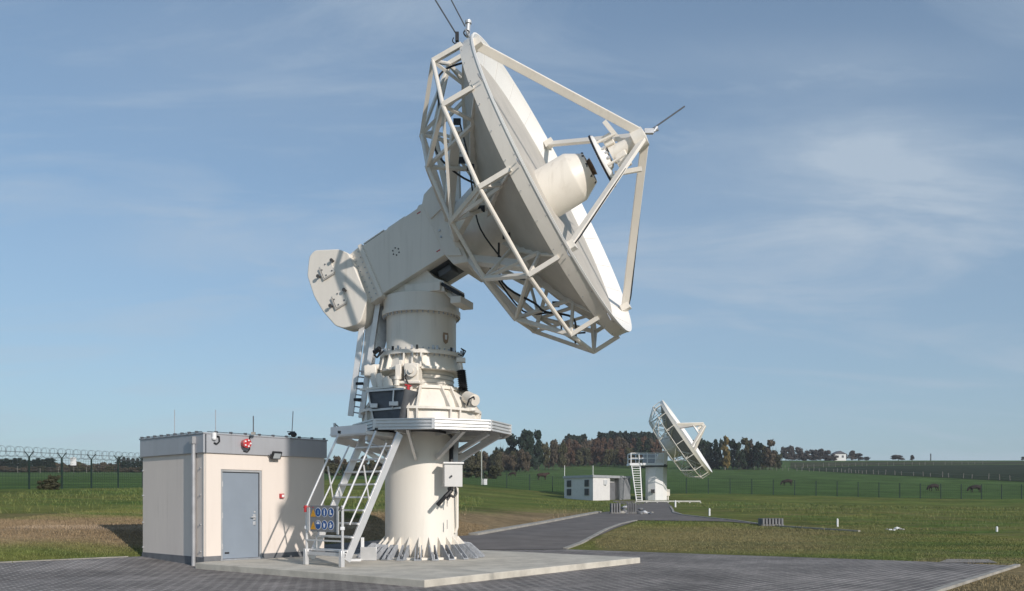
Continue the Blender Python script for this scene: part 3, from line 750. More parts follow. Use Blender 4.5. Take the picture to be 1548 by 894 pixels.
for ang in (-20, -60, -100): 
    e = V((math.cos(R_(ang)), math.sin(R_(ang)), 0)); MB().bar(C+e*2.0+Z*3.02, C+e*.86+Z*3.02, .06, .08).build('platform_strut', ALU, root)
arc([px(590,654,19.5), px(630,650,19.3), px(668,653,19.3), px(682,660,19.7), px(684,675,20.1), px(683,700,20.1)], .03)
# landing
lz = 2.93
lq = [px(503,656,19.3), px(558,655,18.9), px(592,660,19.3), px(588,662,20.4)]
A0 = V((-4.02, 19.35, 0)); 
lp = [(-4.05,19.25),(-3.12,18.45),(-2.62,19.0),(-2.75,19.8),(-3.1,20.3),(-3.35,20.15)]
MB().prism(lp, (0,0,0), (1,0,0), (0,1,0), Z, lz-.03, lz+.05).build('landing', ALU, root, smooth=False)
lb = MB()
for p, q in ((lp[0], lp[1]), (lp[5], lp[0])):
    p, q = V((*p, 0)), V((*q, 0)); lb.bar(p+Z*(lz+.11), q+Z*(lz+.11), .03, .16); lb.bar(p+Z*(lz+.02), q+Z*(lz+.02), .06, .04)
lb.build('landing_edge', PLAINW, root)
MB().bar(V((-3.95,19.35,lz-.08)), V((-3.0,20.1,lz-.30)), .06, .16).build('landing_beam', ALU, root)
MB().bar(V((-3.15,18.6,lz-.08)), V((-2.75,19.9,lz-.25)), .06, .14).build('landing_beam', ALU, root)
MB().tube(px(506,640,19.3), px(506,658,19.3), .03, 8).build('landing_post', GALV, root)
arc([px(506,641,19.3), px(520,650,19.2), px(545,651,19.0), px(560,645,19.0), px(566,634,19.3)], .014)

# ---- electrical box and conduits
bx = MB().box(px(684,718.5,19.65), (.42,.26,.54), Matrix.Rotation(R_(14),3,'Z')).build('switch_box', mat('box_grey', (.60,.59,.57), .5, var=.04), root, bevel=.012)
MB().box(px(684,700.3,19.62), (.47,.31,.035), Matrix.Rotation(R_(14),3,'Z')).build('box_hood', ALU, bx)
MB().tube(px(682.5,720,19.50), px(682.5,720,19.44), .022, 8).build('box_lock', BLACK, bx)
MB().path([px(683,737,19.6), px(682,742,19.55), px(673,751,19.5), px(661,764,19.5)], .05, 8).build('conduit', BLACK, root)
MB().path([px(688,737,19.6), px(690,746,19.55), px(686,752,19.5), px(680,748,19.5), px(678,738,19.6)], .028, 8).build('conduit', BLACK, root)
MB().path([px(679,737,19.6), px(680,750,19.55), px(676,756,19.5)], .03, 8).build('conduit', BLACK, root)
MB().tube(px(682,666,20.0), px(682,701,19.8), .05, 8).build('conduit', BLACK, root)
MB().path([px(691,738,20.2), px(691,798,20.3), px(688,806,20.3)], .035, 8).build('drain_pipe', WHITE, root)
for y0, y1 in ((757,766),(786,800)): MB().bar(px(676,y0,19.83), px(676,y1,19.83), .02, .02).build('weld_lug', SEAM, root)

# levelling post beside the base
lv = empty('levelling_post', tuple(px(548,847,19.1)), 'short white post and bracket on the slab left of the pedestal base', 'post')
zz = V((px(548,847,19.1).x, 19.1, SZ))
lv.location = zz; ORG = zz.copy()
MB().box(zz+V((0,0,.26)), (.07,.05,.52)).build('upright', PLAINW, lv, bevel=.008)
MB().box(zz+V((.14,-.03,.16)), (.36,.05,.30)).build('bracket_plate', ALU, lv, bevel=.006)
MB().box(zz+V((-.13,-.10,.025)), (.22,.14,.05)).build('foot_block', PLAINW, lv, bevel=.006)

# ================================================================== STAIR
F0 = V((-4.29, 17.98, SZ)); F1 = V((-3.40, 17.25, SZ))       # left and right foot
rise = V((.669*1.5, .743*1.5, 2.72))
st = empty('access_stair', tuple((F0+F1)/2), 'steep aluminium access stair with thin handrails and a gate at its foot', 'stair')
dU = rise.normalized()
for f in (F0, F1):
    MB().bar(f+Z*.12+ER*.10, f+rise+Z*.05, .05, .16, ER).build('stringer', ALU, st, bevel=.006)
for k in range(1, 10):
    u_ = k/10; p = F0+rise*u_+Z*.05; q = F1+rise*u_+Z*.05
    MB().bar(p, q, .20, .035).build('tread', ALU, st)
for f in (F0, F1):
    b0 = f+ER*.02+Z*.42
    out = (F0-F1).normalized()*(.02 if f is F0 else -.02)
    top = f+rise*.93+Z*.26-ER*.55+out
    bot = f+Z*1.16-ER*.02+out
    MB().tube(bot, top+Z*.02, .022, 10).build('handrail', ALU, st)
    bot2 = f+Z*.85+ER*.16+out; top2 = f+rise*.93+Z*.02-ER*.28+out
    MB().tube(bot2, top2, .018, 10).build('handrail', ALU, st)
    MB().tube(top+Z*.0, top+Z*.06, .035, 8).build('rail_cap', BLACK, st)
    m_ = f+rise*.46; MB().tube(m_, m_+Z*.82-ER*.16, .018, 8).build('baluster', ALU, st)
    MB().tube(f+Z*0, f+Z*1.24, .028, 10).build('gate_post', ALU, st)
    MB().bar(f+Z*.0-ER*.02, f+Z*.34-ER*.02, .09, .09, EL).build('foot_plate', ALU, st, bevel=.01)
    for zq in (.30, .78): MB().box(f+Z*zq, (.08,.08,.07)).build('hinge', PLAINW, st, bevel=.01)
for zq in (.24, .52): MB().bar(F0+Z*zq, F1+Z*zq, .05, .05 if zq < .3 else .03).build('gate_bar', ALU, st)
MB().bar(F0+Z*.27+ER*.05, F1+Z*.27+ER*.05, .14, .02).build('tread', ALU, st)
# sign
nS = (F1-F0).cross(Z).normalized()
if nS.y > 0: nS = -nS
eS = (F1-F0).normalized(); W = (F1-F0).length
sg = MB().prism([(.17,.70),(W-.09,.70),(W-.09,1.24),(.17,1.24)], F0+nS*.03, eS, Z, nS, 0, .012).build('warning_sign', SIGNG, st, bevel=.002)
MB().prism([(.07,.72),(.15,.72),(.15,1.20),(.07,1.20)], F0+nS*.035, eS, Z, nS, 0, .02).build('latch_plate', ALU, st)
MB().prism([(W-.10,.66),(W-.045,.66),(W-.045,1.22),(W-.10,1.22)], F0+nS*.05, eS, Z, nS, 0, .02).build('latch_plate', ALU, st)
def disc(cx, cz, r, m, name, d0=.012, n=22, par_=None):
    return MB().prism([(cx+r*math.cos(2*math.pi*k/n), cz+r*math.sin(2*math.pi*k/n)) for k in range(n)], F0+nS*.03, eS, Z, nS, d0, d0+.003).build(name, m, par_ or sg, smooth=False)
def pict(polys, cx, cz, sc, m=PLAINW, name='pictogram'):
    mb = MB()
    for pl in polys: mb.prism([(cx+x*sc, cz+y*sc) for x, y in pl], F0+nS*.03, eS, Z, nS, .0155, .018)
    mb.build(name, m, sg, smooth=False)
def circ(cx, cy, r, n=12): return [(cx+r*math.cos(2*math.pi*k/n), cy+r*math.sin(2*math.pi*k/n)) for k in range(n)]
X0 = .17; step = .205; xs_ = [X0+.26+step*k for k in range(3)]
for row, cz in enumerate((1.10, .84)):
    pict([[(-1,-.85),(1,-.85),(0,1)]], X0+.10, cz-.02, .085, YEL, 'warning_triangle')
    pict([[(-.09,-.1),(.09,-.1),(.13,.45),(-.13,.45)], circ(0,-.42,.13)] if row == 0 else [[(-.35,-.6),(-.1,-.6),(.35,.1),(.1,.1)], [(-.3,.1),(-.05,.1),(.05,-.3),(-.1,-.3)]], X0+.10, cz-.035, .07, BLACK)
    for i, cx in enumerate(xs_):
        disc(cx, cz, .098, PLAINW, 'sign_ring', .0125); disc(cx, cz, .088, BLUE, 'mandatory_disc', .014)
pict([circ(0,.35,.26), [(-.3,-.6),(.3,-.6),(.25,0),(-.25,0)]], xs_[0], 1.10, .07, mat('pale_blue', (.25,.42,.62), .5))
pict([circ(0,.62,.22), [(-.32,.35),(.32,.35),(.24,-.1),(.2,-.9),(-.2,-.9),(-.24,-.1)]], xs_[1], 1.10, .072)
pict([[(-.45,.7),(.05,.7),(.05,-.1),(.6,-.4),(.6,-.65),(-.45,-.65)]], xs_[2], 1.10, .075)
pict([[(-.65,.1),(.65,.1),(.5,.55),(.2,.8),(-.2,.8),(-.5,.55)]], xs_[0], .85, .078)
pict([[(-.3,.7),(-.15,.7),(-.05,.2),(.25,.5),(.45,.3),(.2,-.7),(-.25,-.7),(-.45,0)]], xs_[1], .84, .075)
pict([circ(-.15,.4,.28), [(-.5,-.7),(.2,-.7),(.5,-.1),(.6,.35),(.25,.1),(-.45,0)]], xs_[2], .84, .08)
MB().tube(F0+Z*1.10+nS*.03, F0+Z*1.24+nS*.03, .035, 10).tube(F0+Z*1.20-eS*.10, F0+Z*1.2+eS*.28+nS*.03, .018, 8).build('gate_latch', RED, st)
MB().tube(F1+Z*1.15-ER*.05, F1+Z*1.2-ER*.03, .034, 8).build('rail_cap', BLACK, st)

# ================================================================== CABIN
LCO = N0+V((-.745,.667,0))*2.95; RC_ = N0+ER*3.165; BK = LCO+ER*3.165
HT = 2.95
cb = empty('equipment_cabin', tuple(N0), 'cream equipment cabin with a grey door and grey roof band at the left', 'cabin')
eL = V((-.745,.667,0)); eR = ER; nR = V((.743,-.669,0)); nL = V((-.669,-.743,0))
def boxq(mb, o, e1, l1, e2, l2, z0, z1):
    p = [o, o+e1*l1, o+e1*l1+e2*l2, o+e2*l2]
    mb.add([v+Z*z0 for v in p]+[v+Z*z1 for v in p], [(3,2,1,0),(4,5,6,7),(0,1,5,4),(1,2,6,5),(2,3,7,6),(3,0,4,7)]); return mb
# walls with a door recess: right face built from pieces
wl = MB()
def tR(X):                                           # distance along the right face seen at photo column X
    k = (X-CX)/F; return (k*N0.y-N0.x)/(ER.x-k*ER.y)
d0, d1 = tR(334), tR(396)
dz = 2.18
boxq(wl, N0, eR, d0, eL, 2.95, -.2, HT-.40)
boxq(wl, N0+eR*d1, eR, 3.165-d1, eL, 2.95, -.2, HT-.40)
boxq(wl, N0+eR*(d0), eR, d1-d0, eL, 2.95, dz, HT-.40)
boxq(wl, N0+eR*(d0)+eL*.16, eR, d1-d0, eL, 2.6, -.2, dz)
walls = wl.build('wall', CREAM, cb, smooth=False)
def tL(X):
    k = (X-CX)/F; e = eL; return (k*N0.y-N0.x)/(e.x-k*e.y)
# panel joints on left and right faces
sm = MB()
for (o, e, n_, L0) in ((N0, eL, nL, 2.95), (N0, eR, nR, 3.165)):
    sm.bar(o+e*.03+n_*.003+Z*.2, o+e*.03+n_*.003+Z*2.54, .012, .012)
for k in (.35,.40): 
    sm.bar(N0+eL*tL(308)+nL*.004+Z*.2, N0+eL*tL(308)+nL*.004+Z*2.54, .02, .012)
sm.build('joint', SEAM, cb)
bo = MB()
for zz_ in (.35, .95, 1.6, 2.2): bo.tube(N0+eL*.16+Z*zz_, N0+eL*.16+Z*zz_+nL*.03, .02, 8).tube(N0+eL*2.92+Z*zz_, N0+eL*2.92+Z*zz_+nL*.03, .02, 8)
bo.build('bolted_joint', GALV, cb)
# cover strips between wall panels on the front, door hinges, splash stains stay in the material
for X in (312,):
    pass
# plinth
pl = MB()
for (o, e, n_, a0, a1) in ((N0, eL, nL, -.02, 2.97), (N0, eR, nR, -.02, d0), (N0, eR, nR, d1, 3.185)):
    boxq(pl, o+e*a0-n_*.02, e, a1-a0, n_, .035, -.15, .23 if n_ is nL else .25)
pl.build('plinth', PLINTH, cb, smooth=False)
# fascia
fs = MB(); o_ = N0-eR*.05-eL*.05
boxq(fs, o_, eR, 3.265, eL, 3.05, HT-.42, HT)
fas = fs.build('roof_fascia', FASC, cb, bevel=.01, smooth=False)
rl = MB(); boxq(rl, o_-eR*.015-eL*.015, eR, 3.295, eL, 3.08, HT, HT+.03); rl.build('roof_trim', FASC, fas, smooth=False)
rl = MB()
for k in range(9):
    p = o_+eR*(.3+k*.36)+Z*(HT+.03); rl.box(p+Z*.02, (.06,.06,.04))
    p = o_+eL*(.3+k*.33)+Z*(HT+.03); rl.box(p+Z*.02, (.06,.06,.04))
rl.tube(o_+eR*.1+Z*(HT+.05)+eL*.02, o_+eR*3.2+Z*(HT+.05)+eL*.02, .008, 6).tube(o_+eL*.1+Z*(HT+.05)+eR*.02, o_+eL*3+Z*(HT+.05)+eR*.02, .008, 6)
rl.build('roof_conductor', DGREY, cb)
sl2 = MB(); sl2.bar(N0+eR*.0+nR*.06+Z*(HT-.41), N0+eR*0+nR*.06+Z*(HT-.01), .02, .02); sl2.build('fascia_joint', DGREY, fas)
# door
dr_ = MB(); boxq(dr_, N0+eR*(d0+.05)+eL*.05, eR, d1-d0-.10, eL, .05, .17, dz-.05)
door = dr_.build('door', DOORG, cb, bevel=.006, smooth=False)
for zz_ in (.45, 1.15, 1.85): MB().tube(N0+eR*(d0+.055)+eL*.03+Z*(zz_-.06), N0+eR*(d0+.055)+eL*.03+Z*(zz_+.06), .014, 8).build('hinge', GALV, door)
gk = MB(); boxq(gk, N0+eR*(d0+.052)+eL*.046, eR, .012, eL, .01, .18, dz-.06); boxq(gk, N0+eR*(d1-.064)+eL*.046, eR, .012, eL, .01, .18, dz-.06); boxq(gk, N0+eR*(d0+.064)+eL*.046, eR, d1-d0-.128, eL, .01, dz-.072, dz-.06); gk.build('door_seal', BLACK, door, smooth=False)
fr = MB(); boxq(fr, N0+eR*d0+eL*.02, eR, .05, eL, .12, .15, dz); boxq(fr, N0+eR*(d1-.05)+eL*.02, eR, .05, eL, .12, .15, dz); boxq(fr, N0+eR*(d0+.05)+eL*.02, eR, d1-d0-.1, eL, .12, dz-.05, dz)
fr.build('door_frame', mat('door_frame_grey', (.36,.37,.38), .5), cb, smooth=False)
sl_ = MB(); boxq(sl_, N0+eR*(d0-.02)-eL*.03, eR, d1-d0+.04, eL, .2, .13, .165); sl_.build('threshold', GALV, cb)
hp = N0+eR*(d1-.17)+eL*.05
MB().tube(hp+Z*1.10, hp+Z*1.10+nR*.06, .016, 8).tube(hp+Z*1.10+nR*.06, hp+Z*1.10+nR*.06-eR*.11, .013, 8).box(hp+Z*1.10+nR*.006, (.05,.05,.13)).build('handle', ALU, door)
MB().box(hp+Z*.96+nR*.006, (.05,.05,.08)).tube(hp+Z*1.22, hp+Z*1.22+nR*.02, .02, 8).build('lock', ALU, door)
q_ = N0+eR*(d0+.17)+eL*.05+Z*.30
MB().prism([(-.05,-.02),(.06,-.02),(.06,.02),(-.05,.02)], q_, eR, Z, nR, 0, .004).build('maker_plate', BLACK, door, smooth=False)
# downpipe
dp = N0+eL*tL(297)+nL*.07
MB().tube(dp+Z*.02, dp+Z*2.78, .045, 14).box(dp+Z*2.82+nL*.0, (.13,.13,.16), Matrix((eL, nL, Z)).transposed()).build('downpipe', mat('pipe_grey', (.46,.46,.47), .4, .3), cb)
# devices on the cabin
def atR(X, y, out=.06):
    tt_ = tR(X); p = N0+eR*tt_; 
    return V((p.x, p.y, H+(HY-y)/F*p.y))+nR*out
al = empty('alarm_beacon', tuple(atR(367,671)), 'red alarm horn fixed on the cabin roof band above the door', 'alarm')
c_ = atR(367,671); AM = Matrix((eR, nR, Z)).transposed()
MB().tube(c_-nR*.02, c_+nR*.10, .085, 20, .10).build('body', RED, al)
MB().lathe([(0,.10),(.04,.105),(.05,.07),(.02,0)], c_+nR*.10, nR, 20).build('horn_mouth', RED, al)
mb = MB()
for k in range(5):
    th = k*1.256; mb.tube(c_+nR*.13+(eR*math.cos(th)+Z*math.sin(th))*.07, c_+nR*.165+(eR*math.cos(th)+Z*math.sin(th))*.07, .02, 8)
mb.build('lens', PLAINW, al)
MB().path([c_+eR*.14+Z*.17-nR*.0, c_+eR*.14-Z*.12, c_+eR*.08-Z*.19, c_-eR*.02-Z*.17], .016).build('cable', BLACK, al)
cmr = empty('roof_camera', tuple(atR(322,662,.08)), 'small white dome camera at the near corner of the cabin roof band', 'camera')
c_ = atR(321,662,.08)
MB().tube(c_-Z*.02, c_+Z*.11, .05, 14).lathe([(-.07,0),(-.05,.04),(-.02,.055),(.0,.05)], c_, Z, 14).build('body', PLAINW, cmr)
MB().path([c_+eR*.0+Z*.04+nR*.02, c_+eR*.12+Z*.03, c_+eR*.13-Z*.08, c_+eR*.06-Z*.14, c_+eR*.0-Z*.11], .016).build('cable', BLACK, cmr)
fl_ = empty('floodlight', tuple(atR(411,690,.2)), 'black floodlight on the cabin wall to the right of the door top', 'floodlight')
c_ = atR(412,689,.16); fn = (nR*.85-Z*.5+eR*.1).normalized(); fx = eR; fy = fn.cross(fx).normalized()
MB().box(c_, (.24,.19,.06), Matrix((fx, fy, fn)).transposed()).build('housing', BLACK, fl_, bevel=.01)
MB().box(c_+fn*.032, (.18,.13,.008), Matrix((fx, fy, fn)).transposed()).build('glass', GLASS, fl_)
MB().bar(c_-fn*.03, c_-nR*.17-Z*.05, .1, .04).path([c_-fn*.03-Z*.05, c_-nR*.1-eR*.10-Z*.05, c_-nR*.13-eR*.16+Z*.04], .012).build('bracket', BLACK, fl_)
rb = empty('fire_call_point', tuple(atR(425,750,.02)), 'small red call point box on the cabin wall right of the door', 'call point')
c_ = atR(425,750,.03)
MB().box(c_, (.11,.06,.11), AM).build('case', RED, rb, bevel=.01)
MB().box(c_+nR*.033+eR*.01, (.06,.01,.06), AM).build('button', PLAINW, rb)
for (X, y0, y1, tl_) in ((264,664,620,'leftmost of the four rods'), (326,657,620,'by the dome camera'), (383,661,629,'just right of the red alarm horn')):
    Yc = 21.5 if X == 264 else 19.6
    p = px(X, y0, Yc); p.z = HT+.03; q = px(X, y1, Yc)
    r_ = empty('roof_rod', tuple(p), 'thin lightning rod on the cabin roof, '+tl_, 'lightning rod', 'rods on the cabin roof')
    MB().tube(p, q, .014 if X == 383 else .010, 6).build('rod', DGREY if X == 383 else GALV, r_); MB().box(p+Z*.03, (.08,.08,.06)).build('rod_base', KERB, r_)
p = px(441,664,20.4); p.z = HT+.03
r_ = empty('roof_rod', tuple(p), 'lightning rod with a small black camera at the right end of the cabin roof', 'lightning rod', 'rods on the cabin roof')
MB().tube(p, px(443,622,20.4), .012, 6).build('rod', GALV, r_)
MB().tube(px(436,657,20.4), px(441,655,20.4), .03, 8).lathe([(-.07,0),(-.04,.06),(0,.075),(.04,.06),(.07,0)], px(444,657,20.4), Z, 14).bar(px(434,653,20.4), px(446,653,20.4), .02, .02).build('camera', BLACK, r_)

# ================================================================== FAR ANTENNA SITE
FP = on_ground((992-CX)/F*95, 95)
fz = FP.z
ar = empty('dish_antenna', tuple(FP), 'far white dish antenna on an octagonal white tower beyond the road', 'antenna')
dish(ar, V((FP.x, FP.y, 6.3)), R_(-17.3), R_(33.5), 4.05, 4.75, 1.5, 1.25, 1.0, 2.5, .78, .038, nodes=16, off=R_(8), hubx=1.2, hubr=1.3, legf=.58, apex=2.2, feed=False, skirt=.35, legw=.18)
oc = [(1.17*math.cos(R_(22.5+45*k+8)), 1.17*math.sin(R_(22.5+45*k+8))) for k in range(8)]
tw = MB().prism(oc, FP, (1,0,0), (0,1,0), Z, -.3, 5.15-fz).build('tower', mat('tower_white', (.80,.79,.77), .6, var=.04), ar, smooth=False)
MB().tube(V((FP.x,FP.y,5.15)), V((FP.x,FP.y,5.45)), 1.22, 24).build('bearing', DGREY, ar)
MB().box(px(989,740,93.8)+V((-.15,0,-.2)), (.4,.1,.4)).build('vent', BLACK, tw)
MB().prism([(-.3,5.4),(.1,6.6),(1.2,6.9),(1.1,5.4)], V((FP.x,FP.y,0)), (1,0,0), Z, (0,1,0), -.7, .7).build('yoke', WHITE, ar, bevel=.03)
MB().box(px(1010,745,95), (.34,.3,.7)).bar(px(1010,745,95), on_ground(*px(1010,760,95).xy), .12, .12).build('switch_box', WHITE, ar)
dk = MB().box(V((px(975,0,95).x, 95, 5.45)), (3.7, 2.6, .25)).build('platform', PLAINW, ar)
x0_, x1_ = px(951.5,0,95).x, px(1000,0,95).x
for yy in (93.7, 96.3):
    for zz_ in (6.1, 6.65): MB().bar(V((x0_,yy,zz_)), V((x1_,yy,zz_)), .08, .08).build('rail', PLAINW, ar)
    for k in range(5): xx = x0_+(x1_-x0_)*k/4; MB().bar(V((xx,yy,5.55)), V((xx,yy,6.65)), .09, .09).build('rail_post', PLAINW, ar)
for zz_ in (6.1, 6.65): MB().bar(V((x0_,93.7,zz_)), V((x0_,96.3,zz_)), .08, .08).build('rail', PLAINW, ar)
MB().box(V((px(985,0,95).x, 95.5, 6.1)), (1.7,.9,.9)).build('drive_cabinet', mat('drive_cab', (.42,.43,.44), .5), ar, bevel=.03)
la, lb_ = px(954.5,703,93.8), px(962,757,93.0); ra, rb2 = px(967.5,703,93.8), px(970.5,757,93.0)
for p, q in ((la, lb_), (ra, rb2)): MB().bar(p, q, .09, .09).build('ladder_rail', PLAINW, ar)
for k in range(15):
    u_ = (k+.5)/15; MB().bar(la.lerp(lb_, u_), ra.lerp(rb2, u_), .07, .06).build('rung', PLAINW, ar)

# far cabin
fa0 = V((px(896.5,0,92).x, 92, 0)); faL = V((px(853,0,96.2).x, 96.2, 0)); faR = V((px(953,0,96.5).x, 96.5, 0))
gz = 1.40
fc_ = empty('far_cabin', (fa0.x, fa0.y, gz), 'low grey and white cabin with dark louvres beside the far antenna', 'cabin')
fB = faL+faR-fa0
def tf(X, A, B_):
    k = (X-CX)/F; d = B_-A; return (k*A.y-A.x)/(d.x-k*d.y)
mb = MB(); u1, u2 = tf(922, fa0, faR), tf(936, fa0, faR); dv = faL-fa0; dR = faR-fa0
def fbx(mb, A, e1, e2, z0, z1): return boxq(mb, A, e1, 1, e2, 1, z0, z1)
fbx(mb, fa0, dR*u1, dv, gz-.5, 3.95); fbx(mb, fa0+dR*u1+dv*.15, dR*(u2-u1), dv*.85, gz-.5, 3.95)
mb.build('wall', FARWALL, fc_, smooth=False)
mb = MB(); fbx(mb, fa0+dR*u2, dR*(1-u2), dv, gz-.5, 3.95); mb.build('grey_annexe', mat('annexe_grey', (.25,.26,.275), .6), fc_, smooth=False)
mb = MB(); fbx(mb, fa0-dR*.02-dv*.02, dR*1.04, dv*1.04, 3.95, 4.22); mb.build('roof', FASC, fc_, smooth=False)
nF = V((dv.y, -dv.x, 0)).normalized()
if nF.y > 0: nF = -nF
for u_ in (.20, .82):
    for z0 in (2.05, 3.0):
        c_ = fa0+dv*u_+nF*.03
        lo = MB().prism([(-.36,z0),(.36,z0),(.36,z0+.72),(-.36,z0+.72)], V((c_.x,c_.y,0)), dv.normalized(), Z, nF, 0, .05).build('louvre', LOUV, fc_, smooth=False)
nG = V((dR.y, -dR.x, 0)).normalized()
if nG.y > 0: nG = -nG
c_ = fa0+dR*tf(914, fa0, faR)+nG*.1; MB().box(V((c_.x,c_.y,3.45)), (.4,.2,.5)).build('wall_box', ALU, fc_)
c_ = fa0+dR*((u1+u2)/2)+dv*.14; MB().box(V((c_.x,c_.y,2.45)), (1.0,.1,2.1)).build('door', mat('far_door', (.16,.165,.18), .6), fc_)
for X, i_ in ((853.5,'left'), (896.5,'near')):
    p = px(X, 716, 96 if X < 860 else 92); r_ = empty('roof_rod', (p.x, p.y, 4.22), 'slim rod at the %s corner of the far grey cabin' % i_, 'lightning rod')
    MB().tube(V((p.x,p.y,4.22)), px(X,704,p.y), .03, 6).build('rod', PLAINW, r_)

# low white rail behind the road end, marker posts
def post(X, yb, yt, w, label, name='marker_post', m=PLAINW, cat='post', group=None):
    p = ground_at(X, yb, guess=60); hgt = (yb-yt)/F*p.y
    o = MB().tube(p-Z*.1, p+Z*hgt, w, 10, w*.9).tube(p+Z*hgt, p+Z*(hgt+w*.6), w*.9, 10, w*.3).build(name, m, org=p); tag(o, label, cat, group); return p
G1 = 'white marker posts on the right lawn'
post(1021,767,757.5,.07,'white marker post just below the low white rail', group=G1)
post(1072.5,780,769.5,.055,'white marker post on the lawn below the far dish', group=G1)
post(1266,796.5,785,.045,'white marker post near the end of the thin kerb on the right lawn', group=G1)
post(1507,804,797,.045,'white marker post nearest the right edge of the lawn', group=G1)
ra_, rb_ = ground_at(961,759.5, guess=85), ground_at(1059,759.5, guess=85)
ra_ = gpx(961, 84); rb_ = gpx(1059, 84)
lr_ = MB()
lr_.bar(ra_+Z*.17, rb_+Z*.17, .14, .14)
for k in range(7): q = ra_.lerp(rb_, k/6); lr_.bar(V((q.x,q.y,height(q.x,q.y)-.1)), V((q.x,q.y,q.z+.12)), .12, .12)
o = lr_.build('barrier_rail', mat('rail_pale', (.50,.49,.45), .7), org=ra_); tag(o, 'low pale barrier rail lying across the road end before the far antenna', 'barrier')

# pallets of slabs, rubble
def slab_stack(X0_, X1_, yb, yt, n, label, ang):
    p = ground_at((X0_+X1_)/2, yb, guess=55); W_ = (X1_-X0_)/F*p.y; Hh = (yb-yt)/F*p.y
    r_ = empty('slab_stack', tuple(p), label, 'slab stack', 'bundles of upright slabs by the road')
    Rm = Matrix.Rotation(ang, 3, 'Z')
    for k in range(n):
        x = -W_/2+W_*(k+.5)/n
        MB().box(p+Rm @ V((x, 0, Hh/2)), (W_/n*.62, W_*.55, Hh), Rm).build('slab', STONE, r_, bevel=.01)
    MB().box(p+Z*.05, (W_*1.02, W_*.5, .08), Rm).build('pallet', WOOD, r_)
    MB().box(p+Z*Hh*.55, (W_*.98, W_*.2, Hh*.7), Rm).build('packing', DGREY, r_)
slab_stack(922,938,777,761,4,'bundle of upright grey slabs at the road end in front of the grey cabin door', .15)
slab_stack(948,962,777,760,5,'bundle of upright grey slabs at the road end nearer the far tower', -.1)
slab_stack(1148,1182,795.5,784,7,'lone bundle of upright grey slabs standing on the right lawn edge', .1)
def lump(p, r, seed, flat=.7):
    bm = bmesh.new(); bmesh.ops.create_icosphere(bm, subdivisions=2, radius=r)
    for v in bm.verts:
        v.co *= 1+.45*mnoise.noise(v.co*(1.6/r)+V((seed*3.1, 0, 0))); v.co.z *= flat; v.co.x *= 1.25
    me = bpy.data.meshes.new('stone'); bm.to_mesh(me); bm.free(); return me
for i, (X, y, r) in enumerate([(940,777,.25),(944,775,.3),(941,768,.22),(945,765,.24),(951,758,.2),(966,777,.26),(970,776,.22),(974,777,.28),(977,775,.16),(968,771,.22),(983,778,.18),(932,759,.2),(943,777,.2),(969,778,.2),(972,772,.18),(980,777,.15),(986,776,.14),(947,778,.16)]):
    r *= .62; p = ground_at(X, min(y, 778)+0, guess=56) if y > 772 else gpx(X, 56)
    me = lump(p, r, i); me.materials.append([KERB, STONE, DGREY, ALU][i % 4]); o = bpy.data.objects.new('rubble_block', me); col.objects.link(o)
    hh = 0 if y > 772 else (777-y)/F*56*.0+.25*(777-y)/12
    o.location = p+Z*(r*.45+hh); o.rotation_euler = (0, 0, i)
    tag(o, 'loose block lying in the scatter between and beside the slab bundles', 'rubble', 'loose blocks round the slab bundles')
for i, (X, y, r) in enumerate([(1341,801,.05),(1346,802,.06),(1351,801.5,.06),(1356,800.5,.11),(1361,801,.08),(1352,802.5,.05),(1365,801.5,.06)]):
    p = ground_at(X, y, guess=38); me = lump(p, r, i+20); me.materials.append(HOUSEW if i % 2 else KERB)
    o = bpy.data.objects.new('pale_stone', me); col.objects.link(o); o.location = p+Z*r*.3
    tag(o, 'pale stone in the small heap on the right lawn', 'stone', 'heap of pale stones on the right lawn')

# white pole with a little cabinet by the fence
p = ground_at(728, 733, guess=100); o = MB().tube(p-Z*.2, p+Z*(54/F*p.y), .07, 8).build('camera_pole', mat('pole_pale', (.45,.47,.44), .6), org=p); tag(o, 'tall thin pale pole beside the green fence right of the pedestal', 'pole')
p = ground_at(733, 733, guess=100); o = MB().box(p+Z*.35, (.6,.4,.75)).box(p+Z*.75, (.68,.46,.06)).build('ground_cabinet', PLAINW, org=p, bevel=.02); tag(o, 'small white cabinet standing on the grass at the foot of the pale pole', 'cabinet')

